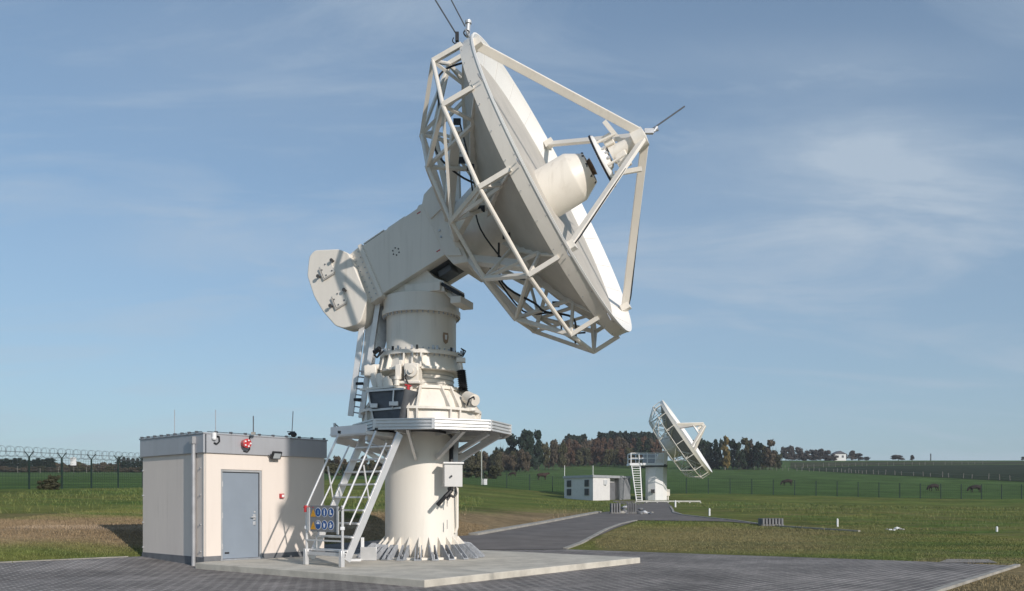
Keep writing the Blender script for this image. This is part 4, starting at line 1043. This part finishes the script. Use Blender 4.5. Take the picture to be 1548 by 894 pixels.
# ================================================================== FENCES
def perimeter(pts, hgt, label, spacing, arms, name='perimeter_fence', meshed=True, base_py=None):
    p0 = on_ground(*pts[0]); r_ = empty(name, tuple(p0), label, 'fence')
    L_ = 0; segs = []
    for A, B_ in zip(pts, pts[1:]):
        l = math.hypot(B_[0]-A[0], B_[1]-A[1]); segs.append((A, B_, L_, l)); L_ += l
    def at(d):
        for A, B_, s0, l in segs:
            if d <= s0+l+1e-6: u = (d-s0)/l; return on_ground(A[0]+(B_[0]-A[0])*u, A[1]+(B_[1]-A[1])*u), V((B_[0]-A[0], B_[1]-A[1], 0)).normalized()
        return on_ground(*pts[-1]), V((1,0,0))
    n = int(L_/spacing); tops = []
    for k in range(n+1):
        p, d = at(min(L_, k*spacing)); nn = d.cross(Z)
        mb = MB().bar(p-Z*.1, p+Z*hgt, .09, .09, d)
        if arms: mb.bar(p+Z*hgt, p+Z*(hgt+.42)+nn*.38, .05, .05).bar(p+Z*hgt, p+Z*(hgt+.42)-nn*.38, .05, .05)
        mb.build('post', FENCEG, r_, smooth=False)
    if meshed:
        mb = MB(); st_ = .28; m_ = int(L_/st_)
        for k in range(m_):
            p, d = at(k*st_); mb.tube(p+Z*.05, p+Z*(hgt-.05), .0075, 3, cap=False)
        q = int(L_/2.0)
        for i in range(q):
            p, _ = at(i*L_/q); p2, _ = at((i+1)*L_/q)
            for zz_ in np.arange(.1, hgt, .24 if not arms else .2): mb.tube(p+Z*zz_, p2+Z*zz_, .007, 3, cap=False)
        mb.build('wire_mesh', FENCEG, r_)
    if arms:
        mb = MB(); rr = .38; pitch = .42; last = None; N_ = int(L_/pitch*12)
        for k in range(N_+1):
            dd = L_*k/N_; p, d = at(dd); nn = d.cross(Z); th = 2*math.pi*k/12
            q = p+Z*(hgt+.34)+nn*rr*math.cos(th)+Z*rr*math.sin(th)+d*.16*math.sin(th*.5)
            if last is not None: mb.tube(last, q, .012, 3, cap=False)
            last = q
        mb.build('razor_wire', RAZ, r_)
        mb = MB()
        for sgn in (-1, 0, 1):
            last = None
            for k in range(int(L_/2)+1):
                p, d = at(min(L_, k*2)); q = p+Z*(hgt+.34 if sgn else hgt+.05)+d.cross(Z)*.33*sgn
                if last is not None: mb.tube(last, q, .012, 3, cap=False)
                last = q
        mb.build('strand_wire', RAZ, r_)
    return r_
perimeter([(-37.6,41),(-34.4,58),(-32,71),(-28,92),(-24.8,109)], 2.25, 'green mesh fence with forked posts and razor coil on the left', 3.3, True)
perimeter([(-24.6,109.5),(-4,111),(12,113),(40,116),(92,122)], 2.05, 'long green mesh fence crossing behind the far cabin and antenna', 3.0, False)
p = gpx(103, 65); p = V((-33.1,65,height(-33.1,65)))
o = MB().prism([(-.24,1.75),(.20,1.75),(.20,2.35),(-.24,2.35)], p, (1,0,0), Z, (0,1,0), -.09, -.06).build('notice_board', PLAINW, org=p); tag(o, 'blank white notice board fixed on the left fence', 'sign')

def field_fence(pix, label, hgt=1.35, spacing=3.2, nmax=98):
    q = [ground_at(a_, b_, start=125) for a_, b_ in pix]; q = [(v.x, v.y) for v in q if v]
    r_ = empty('field_fence', tuple(on_ground(*q[0])), label, 'fence')
    cnt = 0; wires = MB(); carry = 0
    for A, B_ in zip(q, q[1:]):
        l = math.hypot(B_[0]-A[0], B_[1]-A[1]); n = max(1, int(l/spacing))
        for k in range(n):
            if cnt >= nmax: break
            kk = k+random.uniform(-.3,.3); x = A[0]+(B_[0]-A[0])*kk/n; y = A[1]+(B_[1]-A[1])*kk/n; g = on_ground(x, y)
            hh = hgt*random.uniform(.8, 1.25); MB().tube(g-Z*.2, g+Z*hh+V((random.uniform(-.15,.15),0,0)), .08, 6).build('post', WOOD, r_); cnt += 1
        wires.tube(on_ground(*A)+Z*1.0, on_ground(*B_)+Z*1.0, .02, 3)
    wires.build('wire', WOOD, r_)
field_fence([(810,701.5),(850,702.5),(900,703),(950,704)], 'row of pale wooden field posts left of the far antenna', spacing=3.0)
field_fence([(1078,708.5),(1160,711),(1261,714),(1318,717.5),(1420,722),(1547,728)], 'lower row of wooden field posts along the dark field edge', spacing=3.6)
field_fence([(1190,708.5),(1300,705),(1400,703.5),(1500,702)], 'upper row of wooden field posts below the skyline', spacing=5, hgt=1.6)
field_fence([(-10,716),(60,715.5),(130,715),(210,714)], 'row of pale field posts far behind the left fence', spacing=6, hgt=1.8)

# ================================================================== TREES
def crown_mesh(kind, seed):
    rnd = random.Random(seed); vs = []; fs = []
    def leaf(p, sz, n_):
        n_ = n_.normalized(); u = n_.orthogonal().normalized(); w = n_.cross(u); an = rnd.uniform(0, 6.28)
        u2 = u*math.cos(an)+w*math.sin(an); w2 = -u*math.sin(an)+w*math.cos(an); k = len(vs)
        for i_, j_ in ((-1,-.6),(.2,-1),(1,.5),(-.3,1)): vs.append(p+u2*sz*i_+w2*sz*j_)
        fs.append((k, k+1, k+2, k+3))
    if kind == 'conifer':      # unit height 1, radius ~.26
        tiers = 15
        for i in range(tiers):
            h = .10+.88*i/tiers; rr = .27*(1-h)**.62*rnd.uniform(.85, 1.15)+.03
            for b_ in range(11):
                th = rnd.uniform(0, 6.28); rl_ = rr*rnd.uniform(.65, 1.15)
                for q in range(9):
                    f_ = (q+.7)/9; rad = rl_*f_
                    p = V((rad*math.cos(th)+rnd.gauss(0,.012), rad*math.sin(th)+rnd.gauss(0,.012), h-f_*rr*.35+rnd.gauss(0,.010)))
                    leaf(p, .036*rnd.uniform(.6,1.25), V((math.cos(th)*.5+rnd.gauss(0,.4), math.sin(th)*.5+rnd.gauss(0,.4), .8)))
    elif kind == 'bare':
        for b_ in range(60):
            th = rnd.uniform(0, 6.28); e = rnd.uniform(.1, 1.35); L_ = rnd.uniform(.25, .5)
            for q in range(16):
                f_ = q/16; p = V((math.cos(th)*math.cos(e)*L_*f_*.8, math.sin(th)*math.cos(e)*L_*f_*.8, .38+math.sin(e)*L_*f_*1.2))+V((rnd.gauss(0,.03),)*1+(rnd.gauss(0,.03), rnd.gauss(0,.03)))
                leaf(p, .018, V((rnd.gauss(0,1), rnd.gauss(0,1), rnd.gauss(0,1))))
    else:
        tall = kind == 'tall'
        lobes = []
        for b_ in range(19 if tall else 26):
            th = rnd.uniform(0, 6.28); rr = rnd.uniform(.05, .21 if tall else .33)
            zc = rnd.uniform(.13, .86) if tall else rnd.uniform(.15, .80)
            rr *= math.sin(math.pi*min(1, max(.2, (zc+.12)/1.1)))**.5
            lobes.append((V((rr*math.cos(th), rr*math.sin(th), zc)), rnd.uniform(.08, .13) if tall else rnd.uniform(.10, .17)))
        for c_, r_ in lobes:
            for q in range(75):
                d_ = V((rnd.gauss(0,1), rnd.gauss(0,1), rnd.gauss(0,1))).normalized(); rad = r_*rnd.uniform(.55, 1.12)
                p = c_+V((d_.x*rad, d_.y*rad, d_.z*rad*.85)); leaf(p, .038*rnd.uniform(.5,1.3), d_+V((rnd.gauss(0,.5), rnd.gauss(0,.5), rnd.gauss(0,.5))))
    me = bpy.data.meshes.new(kind+'_crown'); me.from_pydata([tuple(v) for v in vs], [], fs); return me
def trunk_mesh(kind, seed):
    rnd = random.Random(seed); mb = MB()
    mb.tube((0,0,-.05), (0,0,.45), .022, 7, .014); mb.tube((0,0,.45), (0,0,.9), .014, 6, .003)
    if kind != 'conifer':
        for k in range(7):
            th = rnd.uniform(0, 6.28); z = rnd.uniform(.25, .6); mb.tube((0,0,z), (.2*math.cos(th), .2*math.sin(th), z+rnd.uniform(.12,.3)), .009, 5, .003)
    me = bpy.data.meshes.new('trunk'); me.from_pydata(mb.v, [], mb.f); return me
CROWN = {}; TRUNK = {}
def crown(kind, v, m):
    k = (kind, v, m.name)
    if k not in CROWN:
        me = crown_mesh(kind, hash((len(kind), v))%999+v); me.materials.append(m); CROWN[k] = me
    return CROWN[k]
def trunk(kind, m):
    k = (kind, m.name)
    if k not in TRUNK: me = trunk_mesh(kind, 3); me.materials.append(m); TRUNK[k] = me
    return TRUNK[k]
NAMES = {'conifer': 'conifer_tree', 'round': 'broadleaf_tree', 'tall': 'broadleaf_tree', 'bare': 'bare_tree'}
tcount = 0
def tree(X, yb, yt, hw, kind, m, label, group=None, Y=None, bark=BARK, name=None):
    global tcount; tcount += 1
    p = gpx(X, Y) if Y else ground_at(X, yb, start=60, guess=380)
    p = p.copy()
    ztop = H+(HY-yt)/F*p.y; h_ = max(2.0, ztop-p.z); w_ = hw/F*p.y
    base_r = {'conifer': .24, 'round': .44, 'tall': .30, 'bare': .42}[kind]
    o = bpy.data.objects.new(name or NAMES[kind], None); col.objects.link(o); o.location = p; o.rotation_euler = (0, 0, (tcount*2.4) % 6.28)
    hs = h_/.98; ws = w_/base_r; o.scale = (ws, ws, hs); o.empty_display_size = .3
    tag(o, label, 'tree', group)
    c = bpy.data.objects.new('crown', crown(kind, tcount % 4, m)); col.objects.link(c); c.parent = o
    k = bpy.data.objects.new('trunk', trunk(kind, bark)); col.objects.link(k); k.parent = o
    return o
r2 = random.Random(11)
# left wood behind the razor fence
GL = 'trees of the wood behind the left fence'
for X in range(-12, 84, 7): tree(X, 714, 693+r2.uniform(-1.5,2.5), 8.5, 'conifer', LF_CON, 'dark conifer in the far wood behind the left end of the razor fence', GL, Y=330+r2.uniform(-12,12))
for X in range(74, 186, 9): tree(X, 714, 698+r2.uniform(-1.5,1.5), 8, 'round', LF_BRN if r2.random() < .6 else LF_OLV, 'dull brown tree low in the far wood behind the left fence', GL+' middle', Y=340+r2.uniform(-10,10))
for X in range(180, 226, 7): tree(X, 714, 691.5+r2.uniform(-1.5,1.5), 6.5, 'conifer', LF_CON, 'dark conifer in the far wood just left of the cream cabin', GL+' right', Y=330+r2.uniform(-10,10))
for X in range(-8, 220, 13): tree(X+3, 716, 705+r2.uniform(-1.5,1.5), 10, 'round', LF_BRN if r2.random() < .5 else LF_OLV, 'low brownish tree along the front edge of the far left wood', GL+' front', Y=300+r2.uniform(-6,6))
# behind the stair and the pedestal
for X in range(486, 600, 11): tree(X, 712, 690+r2.uniform(-4,6), 9, 'round' , LF_BRN if r2.random() < .5 else LF_OLV, 'brown and olive tree seen behind the stair', 'trees behind the stair', Y=250+r2.uniform(-10,10))
for X in range(690, 800, 8): tree(X, 708, 679+r2.uniform(-4,3), 10, 'round', [LF_BRN, LF_OLV, LF_BUSH][int(r2.random()*3)], 'low olive brown tree right of the pedestal below the dark conifers', 'low trees right of the pedestal', Y=300+r2.uniform(-10,10))
tree(757,704,664,10,'round',LF_CON,'ragged dark conifer directly under the right end of the platform',Y=320)
tree(774,703,652,12,'tall',LF_CON,'tall ragged conifer just right of the platform edge',Y=322)
tree(799,702,644.5,17,'round',LF_CON,'broadest and tallest dark evergreen right of the platform',Y=318)
tree(814,702,649,10,'tall',LF_CON,'pointed dark conifer leaning out of the broad evergreen',Y=320)
tree(789,702,656,9,'tall',LF_CON,'dark evergreen filling the gap left of the broadest one',Y=316)
for X, yt in ((824,664),(836,661),(848,664)): tree(X, 701, yt, 10, 'round', LF_OLV if X != 836 else LF_BRN, 'olive tree between the dark evergreens and the rust coloured wood', 'olive trees beside the rust wood', Y=350)
# autumn wood
for i, X in enumerate(range(846, 1000, 9)):
    m_ = LF_RUST if 900 < X < 965 and r2.random() < .8 else (LF_BRN if r2.random() < .6 else LF_RUST)
    tree(X, 694, 657+r2.uniform(-1.5,2.5) if X > 880 else 660+r2.uniform(-1,2), 10, 'round', m_, 'rust and brown autumn tree in the wood left of the far antenna', 'autumn wood left of the far antenna', Y=420+r2.uniform(-12,12))
for X in range(852, 1000, 11): tree(X, 698, 674+r2.uniform(-3,2), 10, 'round', [LF_BRN, LF_OLV, LF_RUST][int(r2.random()*3)], 'lower brown tree at the front edge of the autumn wood', 'front edge of the autumn wood', Y=392+r2.uniform(-8,8))
for X in list(range(856, 888, 4))+list(range(906, 992, 4)): tree(X, 690, (655.5 if X < 890 else 650.5)+r2.uniform(-1.5,3), 7, 'conifer', LF_CON, 'dark conifer top showing above the autumn wood', 'conifers above the autumn wood', Y=470+r2.uniform(-10,10))
tree(966,702,659,10,'conifer',LF_CON,'dark conifer standing left of the far dish above its platform',Y=370)
tree(978,702,663,9,'conifer',LF_CON,'dark conifer partly hidden behind the far dish truss',Y=372)
# grove right of the far dish
gr = [(1048,664,8,'conifer',LF_CON),(1060,660,9,'tall',LF_CON),(1071,662,9,'tall',LF_CON),(1082,663,8,'conifer',LF_CON),(1088,661,7,'tall',LF_CON),(1108,661,8,'tall',LF_CON),(1117,663,8,'tall',LF_CON),(1127,661,9,'tall',LF_OLV),(1137,662,9,'tall',LF_BRN),(1146,665,9,'tall',LF_CON),(1154,669,9,'tall',LF_OLV),(1164,664,10,'tall',LF_BRN),(1173,671,9,'round',LF_OLV),(1177,683,7,'round',LF_CON),(1068,668,9,'round',LF_CON),(1100,672,9,'round',LF_CON),(1122,672,10,'round',LF_CON),(1140,676,10,'round',LF_CON),(1157,680,10,'round',LF_OLV),(1130,668,8,'conifer',LF_CON)]
for X, yt, w_, kd, m_ in gr:
    nm_ = {LF_CON.name: 'dark green', LF_OLV.name: 'olive', LF_BRN.name: 'brownish'}[m_.name]
    tree(X, 709, yt, w_, kd, m_, '%s tree in the grove right of the far dish' % nm_, 'grove right of the far dish, '+nm_, Y=352+r2.uniform(-6,10))
tree(1096,708,656.5,9,'tall',LF_YEL,'yellow birch standing out at the front of the grove',bark=BIRCH,Y=346)
# hazy far trees
for X, yt, w_ in ((1188,673,9),(1197,672,8),(1208,674,9),(1219,676,9),(1229,678,9),(1240,677,9),(1250,679,9),(1260,684,8),(1194,684,9),(1214,686,9),(1234,688,9),(1252,690,9)):
    tree(X, 698, yt, w_, 'round', LF_HAZ, 'hazy brown grey tree on the ridge right of the grove', 'hazy ridge trees', Y=500)
for X, yt, w_ in ((1276,685,6),(1288,680,8),(1298,684,8),(1309,689,7)):
    tree(X, 697, yt, w_, 'round', LF_HAZ, 'dark tree clump beside the white house on the ridge', 'ridge trees by the white house', Y=515)
tree(1358,696,687,12,'round',LF_HAZ,'wide low round tree alone on the right skyline',Y=515)
tree(1379,696,687.5,4.5,'round',LF_HAZ,'small tree just right of the wide round one on the skyline',Y=515)
p = gpx(1407, 515); o = MB().tube(p-Z*1, p+Z*(H+(HY-686)/F*515-p.z), .35, 6).build('mast', DGREY, org=p); tag(o, 'tiny dark mast on the right skyline', 'mast')
tree(1546,697,690,3,'round',LF_HAZ,'tiny dark tree at the right end of the skyline',Y=515)
# house on ridge
p = gpx(1267, 505)
hs_ = empty('white_house', tuple(p), 'white house with a dark roof among the ridge trees', 'house')
MB().box(p+V((0,0,1.5)), (7,6,4.6)).build('wall', HOUSEW, hs_, smooth=False)
MB().prism([(-3.8,3.8),(3.8,3.8),(0,5.6)], p, (1,0,0), Z, (0,1,0), -3.4, 3.4).build('roof', ROOFM, hs_, smooth=False)
MB().box(p+V((-1.5,-3.05,2.2)), (1.2,.1,1.3)).box(p+V((1.6,-3.05,2.2)), (1.2,.1,1.3)).build('window', DGREY, hs_, smooth=False)
# brambles at the left fence and scrub along fence foot
def bush(X, yb, w_, h_, label, m=LF_BUSH, Y=None, group=None):
    global tcount; tcount += 1
    p = gpx(X, Y) if Y else ground_at(X, yb, start=20, guess=62)
    o = bpy.data.objects.new('bush', crown('round', tcount % 4, m)); col.objects.link(o); o.location = p-Z*h_*.16
    o.scale = (w_/.44, w_*.7/.44, h_/.8); o.rotation_euler = (0,0,tcount); tag(o, label, 'bush', group)
bush(72,743,.9,.95,'brown bramble bush at the foot of the left fence between two posts',Y=60)
bush(82,743,.7,1.1,'taller bramble bush beside the fence post under the notice board',Y=61)
for X, w_ in ((500,3.5),(530,4),(560,3.5),(712,3.5),(745,3)): bush(X, 0, w_, 3.0, 'low brown scrub clump beyond the back fence', Y=190, group='scrub clumps beyond the fence')

# ================================================================== COWS
def make_cow(m, label, grazing=True):
    vs = []; es = []; rs = []
    def n_(p, r, par_=None):
        vs.append(p); rs.append(r); i = len(vs)-1
        if par_ is not None: es.append((par_, i))
        return i
    rump = n_((-.75,0,1.12), (.27,.30)); b1_ = n_((-.35,0,1.08), (.34,.38), rump); b2_ = n_((.15,0,1.04), (.36,.40), b1_); sh = n_((.55,0,1.10), (.28,.36), b2_)
    if grazing: nk = n_((.90,0,.92), (.16,.22), sh); hd = n_((1.15,0,.52), (.13,.15), nk); mz = n_((1.28,0,.22), (.09,.09), hd)
    else: nk = n_((.88,0,1.28), (.16,.2), sh); hd = n_((1.12,0,1.38), (.13,.15), nk); mz = n_((1.40,0,1.24), (.09,.09), hd)
    n_((hd and vs[hd][0]-.02, .22, vs[hd][2]+.08), (.03,.05), hd); n_((vs[hd][0]-.02, -.22, vs[hd][2]+.08), (.03,.05), hd)
    for sgn in (-1, 1):
        h = n_((-.72, .19*sgn, .82), (.15,.13), rump); k = n_((-.60,.20*sgn,.62), (.09,.09), h); hk = n_((-.80,.20*sgn,.40), (.055,.06), k); n_((-.76,.20*sgn,.03), (.05,.055), hk)
        f = n_((.52,.19*sgn,.76), (.13,.12), sh); kn = n_((.54,.19*sgn,.40), (.06,.065), f); n_((.52,.19*sgn,.03), (.05,.055), kn)
    t1 = n_((-1.00,0,1.22), (.03,.03), rump); t2 = n_((-1.06,0,.7), (.025,.025), t1); n_((-1.05,0,.5), (.05,.05), t2)
    me = bpy.data.meshes.new('cow'); me.from_pydata(vs, es, []); me.materials.append(m)
    o = bpy.data.objects.new('cow', me); col.objects.link(o)
    sm_ = o.modifiers.new('skin', 'SKIN')
    lay = me.skin_vertices[0] if me.skin_vertices else None
    if lay is None:
        bm = bmesh.new(); bm.from_mesh(me); bm.verts.layers.skin.verify(); bm.to_mesh(me); bm.free(); lay = me.skin_vertices[0]
    for i, r in enumerate(rs): lay.data[i].radius = r
    lay.data[0].use_root = True
    ss = o.modifiers.new('sub', 'SUBSURF'); ss.levels = 1; ss.render_levels = 2
    tag(o, label, 'cow', 'cows in the fields'); return o
def place_cow(o, X, y, rz, sc=1.15):
    p = ground_at(X, y, start=122); o.location = p; o.rotation_euler = (0,0,rz); o.scale = (sc, sc*1.15, sc*.92)
c1_ = make_cow(COWM2, 'red brown cow grazing alone above the left part of the back fence'); place_cow(c1_, 775, 721, R_(160), .95)
c2_ = make_cow(COWM2, 'larger brown cow with its head up facing right above the far cabin roof', False); place_cow(c2_, 820, 726, R_(15), 1.25)
c3_ = make_cow(COWM, 'dark brown cow grazing in the middle of the right field'); place_cow(c3_, 1190, 735, R_(185), 1.05)
c4_ = c3_.copy(); col.objects.link(c4_); c4_['label'] = 'left one of the two dark cows near the right edge'; place_cow(c4_, 1411, 743, R_(195), 1.05)
c5_ = c3_.copy(); col.objects.link(c5_); c5_['label'] = 'right one of the two dark cows near the right edge'; place_cow(c5_, 1474, 745, R_(178), 1.05)
c6_ = c3_.copy(); col.objects.link(c6_); c6_['label'] = 'tiny distant cow by the pale posts left of the far antenna'; place_cow(c6_, 920, 701, R_(10), 1.2)

# ================================================================== GRASS TUFTS
rg = np.random.RandomState(4)
gv = []; gf = []
def wedge(x, y):
    # inside the paved areas -> no grass
    if d_border(x, y) > rg.uniform(-.08, .12): return True
    pr = [(11.4,19.4),(9.97,20.7),(1.62,26.1),(6.36,43.3),(10.65,42.1),(11.8,40.5),(14.3,35.4)]
    # right lawn between paving and junction
    def side(a_, b_): return (b_[0]-a_[0])*(y-a_[1])-(b_[1]-a_[1])*(x-a_[0])
    if side((1.78,25.75),(9.97,20.55)) > .12 and side((9.97,20.55),(11.5,19.3)) > .12 and side((1.85,26.1),(6.5,43.3)) < -.1 and side((6.36,43.2),(11.8,40.4)) < -.1: return True
    if side((11.5,19.3),(7.08,14.0)) > .1 and x > 6.9 and y < 21: return True
    if y > 46 and x > 15: return True
    if 36 < y and x > 14.8: return True
    return False
def tuft_field(n, xr, yr, hmin, hmax):
    for _ in range(n):
        y = rg.uniform(*yr); x = rg.uniform(*xr)
        if abs(x/y) > .66 or not wedge(x, y): continue
        z = height(x, y); hgt = rg.uniform(hmin, hmax); th = rg.uniform(0, 6.28); w = .006+.0003*y; lean = rg.normal(0, .4*hgt, 2)
        dx, dy = math.cos(th)*w, math.sin(th)*w; k = len(gv)
        gv.extend(((x-dx, y-dy, z-.01), (x+dx, y+dy, z-.01), (x+lean[0], y+lean[1], z+hgt))); gf.append((k, k+1, k+2))
tuft_field(110000, (-16,-1), (18.5,36), .02, .06)
tuft_field(80000, (1,18), (19,44), .015, .045)
tuft_field(9000, (-30,-2), (30,75), .06, .22)
tuft_field(9000, (2,45), (36,90), .05, .20)
tuft_field(14000, (5,10), (11,21), .015, .05)
me = bpy.data.meshes.new('grass'); me.from_pydata(gv, [], gf)
cc = np.zeros((len(gv), 4), dtype=np.float32); cc[:, 3] = 1
for i in range(0, len(gv), 3):
    c = gcolor(gv[i][0], gv[i][1], gv[i][2])*rg.uniform(.85, 1.25)
    cc[i:i+3, :3] = c
ca = me.color_attributes.new('Col', 'FLOAT_COLOR', 'POINT'); ca.data.foreach_set('color', cc.ravel())
gm2, nt, N, L, b = new_mat('grass_blades'); at = N.new('ShaderNodeAttribute'); at.attribute_name = 'Col'; L.new(at.outputs['Color'], b.inputs['Base Color']); b.inputs['Roughness'].default_value = .8
me.materials.append(gm2); o = bpy.data.objects.new('grass', me); col.objects.link(o); tag(o, 'short rough grass on the banks and lawns', 'grass', kind='stuff')

# ================================================================== added unseen mast off to the right, shaped to shade the cabin wall
SD = 127.0; SE = 24.5
sun = V((-math.cos(R_(SD))*math.cos(R_(SE)), -math.sin(R_(SD))*math.cos(R_(SE)), math.sin(R_(SE))))
def caster(tw_, zw, D): return N0+ER*tw_+Z*zw+sun*(D/math.cos(R_(SE)))
lat = V((math.cos(R_(SD-90)), math.sin(R_(SD-90)), 0))
cc_ = caster(2.95, 2.0, 21.0)
ms = empty('shade_caster', (cc_.x, cc_.y, height(cc_.x, cc_.y)), 'added unseen mast with a block at its head, casting shade on the cabin wall', 'mast')
sh_ = V((sun.x, sun.y, 0)).normalized(); MM = Matrix((lat, sh_, Z)).transposed()
l0 = (N0+ER*2.05).dot(lat)-cc_.dot(lat)
hb = MB().box(cc_+lat*(l0+.78)+Z*.35, (1.50,.5,2.4), MM).build('shade_block', ALU, ms, bevel=.05)  # added block, sized to throw the shadow on the right of the wall
MB().tube(cc_+lat*(l0+.3)-Z*1.05, cc_+lat*(l0+.3)-Z*.80, .5, 20).build('dome', PLAINW, ms)  # added disc that widens the lower end of the cast shadow
bp_ = cc_+lat*(l0+1.3); MB().tube(V((bp_.x, bp_.y, 0)), bp_-Z*.8, .018, 12).build('pole', GALV, ms)  # added support, kept thin so its own shadow stays faint

# ================================================================== haze
hz = MB().box((0, 300, 24), (1560, 1000, 230))
HAZE = .0002
mh = bpy.data.materials.new('haze'); mh.use_nodes = True; nt = mh.node_tree; nt.nodes.clear()
ou = nt.nodes.new('ShaderNodeOutputMaterial'); pv = nt.nodes.new('ShaderNodeVolumePrincipled'); pv.inputs['Density'].default_value = HAZE; pv.inputs['Color'].default_value = (.86, .90, .97, 1)
nt.links.new(pv.outputs[0], ou.inputs['Volume'])
USE_HAZE = True
if USE_HAZE:
    o = MB().box((0, 320, 30), (1700, 900, 250)).build('haze', mh, smooth=False); tag(o, 'thin even haze over the fields', 'haze', kind='stuff')

# ================================================================== sky, sun, camera
w = bpy.data.worlds.new('World'); scene.world = w; w.use_nodes = True
N = w.node_tree.nodes; L = w.node_tree.links; bg = N['Background']; bg.inputs['Strength'].default_value = 1.0
sky = N.new('ShaderNodeTexSky'); sky.sky_type = 'NISHITA'; sky.sun_disc = False; sky.sun_elevation = R_(SE); sky.sun_rotation = math.atan2(sun.x, sun.y)
sky.altitude = 300; sky.air_density = 1.0; sky.dust_density = .7; sky.ozone_density = 1.6
SKY = .12
def math_(op, a_, b_=None, c_=None):
    n = N.new('ShaderNodeMath'); n.operation = op
    for i, q in enumerate((a_, b_, c_)):
        if q is None: continue
        if isinstance(q, (int, float)): n.inputs[i].default_value = q
        else: L.new(q, n.inputs[i])
    return n.outputs[0]
sc_ = N.new('ShaderNodeVectorMath'); sc_.operation = 'SCALE'; L.new(sky.outputs[0], sc_.inputs[0]); sc_.inputs['Scale'].default_value = SKY
tc = N.new('ShaderNodeTexCoord')
sx = N.new('ShaderNodeSeparateXYZ'); L.new(tc.outputs['Generated'], sx.inputs[0])
zc = math_('MAXIMUM', sx.outputs['Z'], .0)
den = math_('ADD', zc, .22)
cx_ = math_('DIVIDE', sx.outputs['X'], den); cy_ = math_('DIVIDE', sx.outputs['Y'], den)
cb_ = N.new('ShaderNodeCombineXYZ'); L.new(cx_, cb_.inputs[0]); L.new(cy_, cb_.inputs[1])
mp = N.new('ShaderNodeMapping'); mp.inputs['Rotation'].default_value = (0, 0, R_(24)); mp.inputs['Scale'].default_value = (.8, 2.3, 1); L.new(cb_.outputs[0], mp.inputs[0])
na = N.new('ShaderNodeTexNoise'); na.inputs['Scale'].default_value = 1.5; na.inputs['Detail'].default_value = 12; na.inputs['Roughness'].default_value = .60; na.inputs['Distortion'].default_value = .6; L.new(mp.outputs[0], na.inputs['Vector'])
nb = N.new('ShaderNodeTexNoise'); nb.inputs['Scale'].default_value = 3.4; nb.inputs['Detail'].default_value = 8; nb.inputs['Roughness'].default_value = .6; L.new(cb_.outputs[0], nb.inputs['Vector'])
def blob(X, Y_, wx, wy, k):
    # soft cloud centred in a fixed direction of the sky (x/y, z/y)
    hx = math_('DIVIDE', sx.outputs['X'], math_('MAXIMUM', sx.outputs['Y'], .05)); hz_ = math_('DIVIDE', sx.outputs['Z'], math_('MAXIMUM', sx.outputs['Y'], .05))
    dx = math_('DIVIDE', math_('SUBTRACT', hx, (X-CX)/F), wx/F); dz = math_('DIVIDE', math_('SUBTRACT', hz_, (HY-Y_)/F), wy/F)
    r2_ = math_('ADD', math_('MULTIPLY', dx, dx), math_('MULTIPLY', dz, dz))
    return math_('MULTIPLY', math_('POWER', 2.718, math_('MULTIPLY', r2_, -1.0)), k)
bl = math_('ADD', blob(1270,225,190,70,.85), blob(1400,290,190,75,.5))
bl = math_('ADD', bl, blob(330,365,190,42,.5)); bl = math_('ADD', bl, blob(1130,390,330,100,.34)); bl = math_('ADD', bl, blob(1250,90,330,40,.3)); bl = math_('ADD', bl, blob(420,95,260,110,.24))
f1 = math_('MULTIPLY', math_('SUBTRACT', na.outputs['Fac'], .36), 2.6)
f1 = math_('ADD', math_('MULTIPLY', bl, math_('MAXIMUM', f1, 0)), math_('MULTIPLY', math_('MAXIMUM', math_('SUBTRACT', na.outputs['Fac'], .48), 0), 2.1))
f1 = math_('MULTIPLY', f1, math_('ADD', math_('MULTIPLY', nb.outputs['Fac'], .9), .45))
f1 = math_('ADD', f1, math_('MULTIPLY', bl, math_('MULTIPLY', nb.outputs['Fac'], .75)))
f1 = math_('MINIMUM', math_('ADD', f1, .09), .85)
mx = N.new('ShaderNodeMix'); mx.data_type = 'RGBA'; L.new(f1, mx.inputs['Factor']); tn = N.new('ShaderNodeMix'); tn.data_type = 'RGBA'; tn.blend_type = 'MULTIPLY'; tn.inputs['Factor'].default_value = 1
L.new(sc_.outputs[0], tn.inputs['A']); tn.inputs['B'].default_value = (.71, .83, .85, 1)
vl = N.new('ShaderNodeMix'); vl.data_type = 'RGBA'; L.new(tn.outputs['Result'], vl.inputs['A']); vl.inputs['B'].default_value = (.218, .300, .415, 1)
L.new(math_('MINIMUM', math_('ADD', math_('MULTIPLY', math_('POWER', 2.718, math_('MULTIPLY', zc, -5.0)), .62), .16), .85), vl.inputs['Factor'])
L.new(vl.outputs['Result'], mx.inputs['A']); mx.inputs['B'].default_value = (.37, .445, .53, 1)
L.new(mx.outputs['Result'], bg.inputs['Color'])

sl = bpy.data.lights.new('sun', 'SUN'); sl.energy = 3.0; sl.angle = R_(.55); sl.color = (1, .92, .845)
so = bpy.data.objects.new('sun', sl); col.objects.link(so); so.rotation_euler = (-sun).to_track_quat('-Z', 'Y').to_euler(); so.location = (20, -20, 30)

cam = bpy.data.cameras.new('camera'); co = bpy.data.objects.new('camera', cam); col.objects.link(co)
co.location = (0, 0, H); co.rotation_euler = (R_(90), 0, 0)
cam.sensor_width = 36; cam.sensor_fit = 'HORIZONTAL'; cam.lens = F/1548*36; cam.shift_y = (HY-447)/1548; cam.clip_end = 8000; cam.clip_start = .1
scene.camera = co
vs_ = scene.view_settings; vs_.view_transform = 'Standard'; vs_.look = 'None'; vs_.exposure = 0.33; vs_.gamma = 1; vs_.use_curve_mapping = False
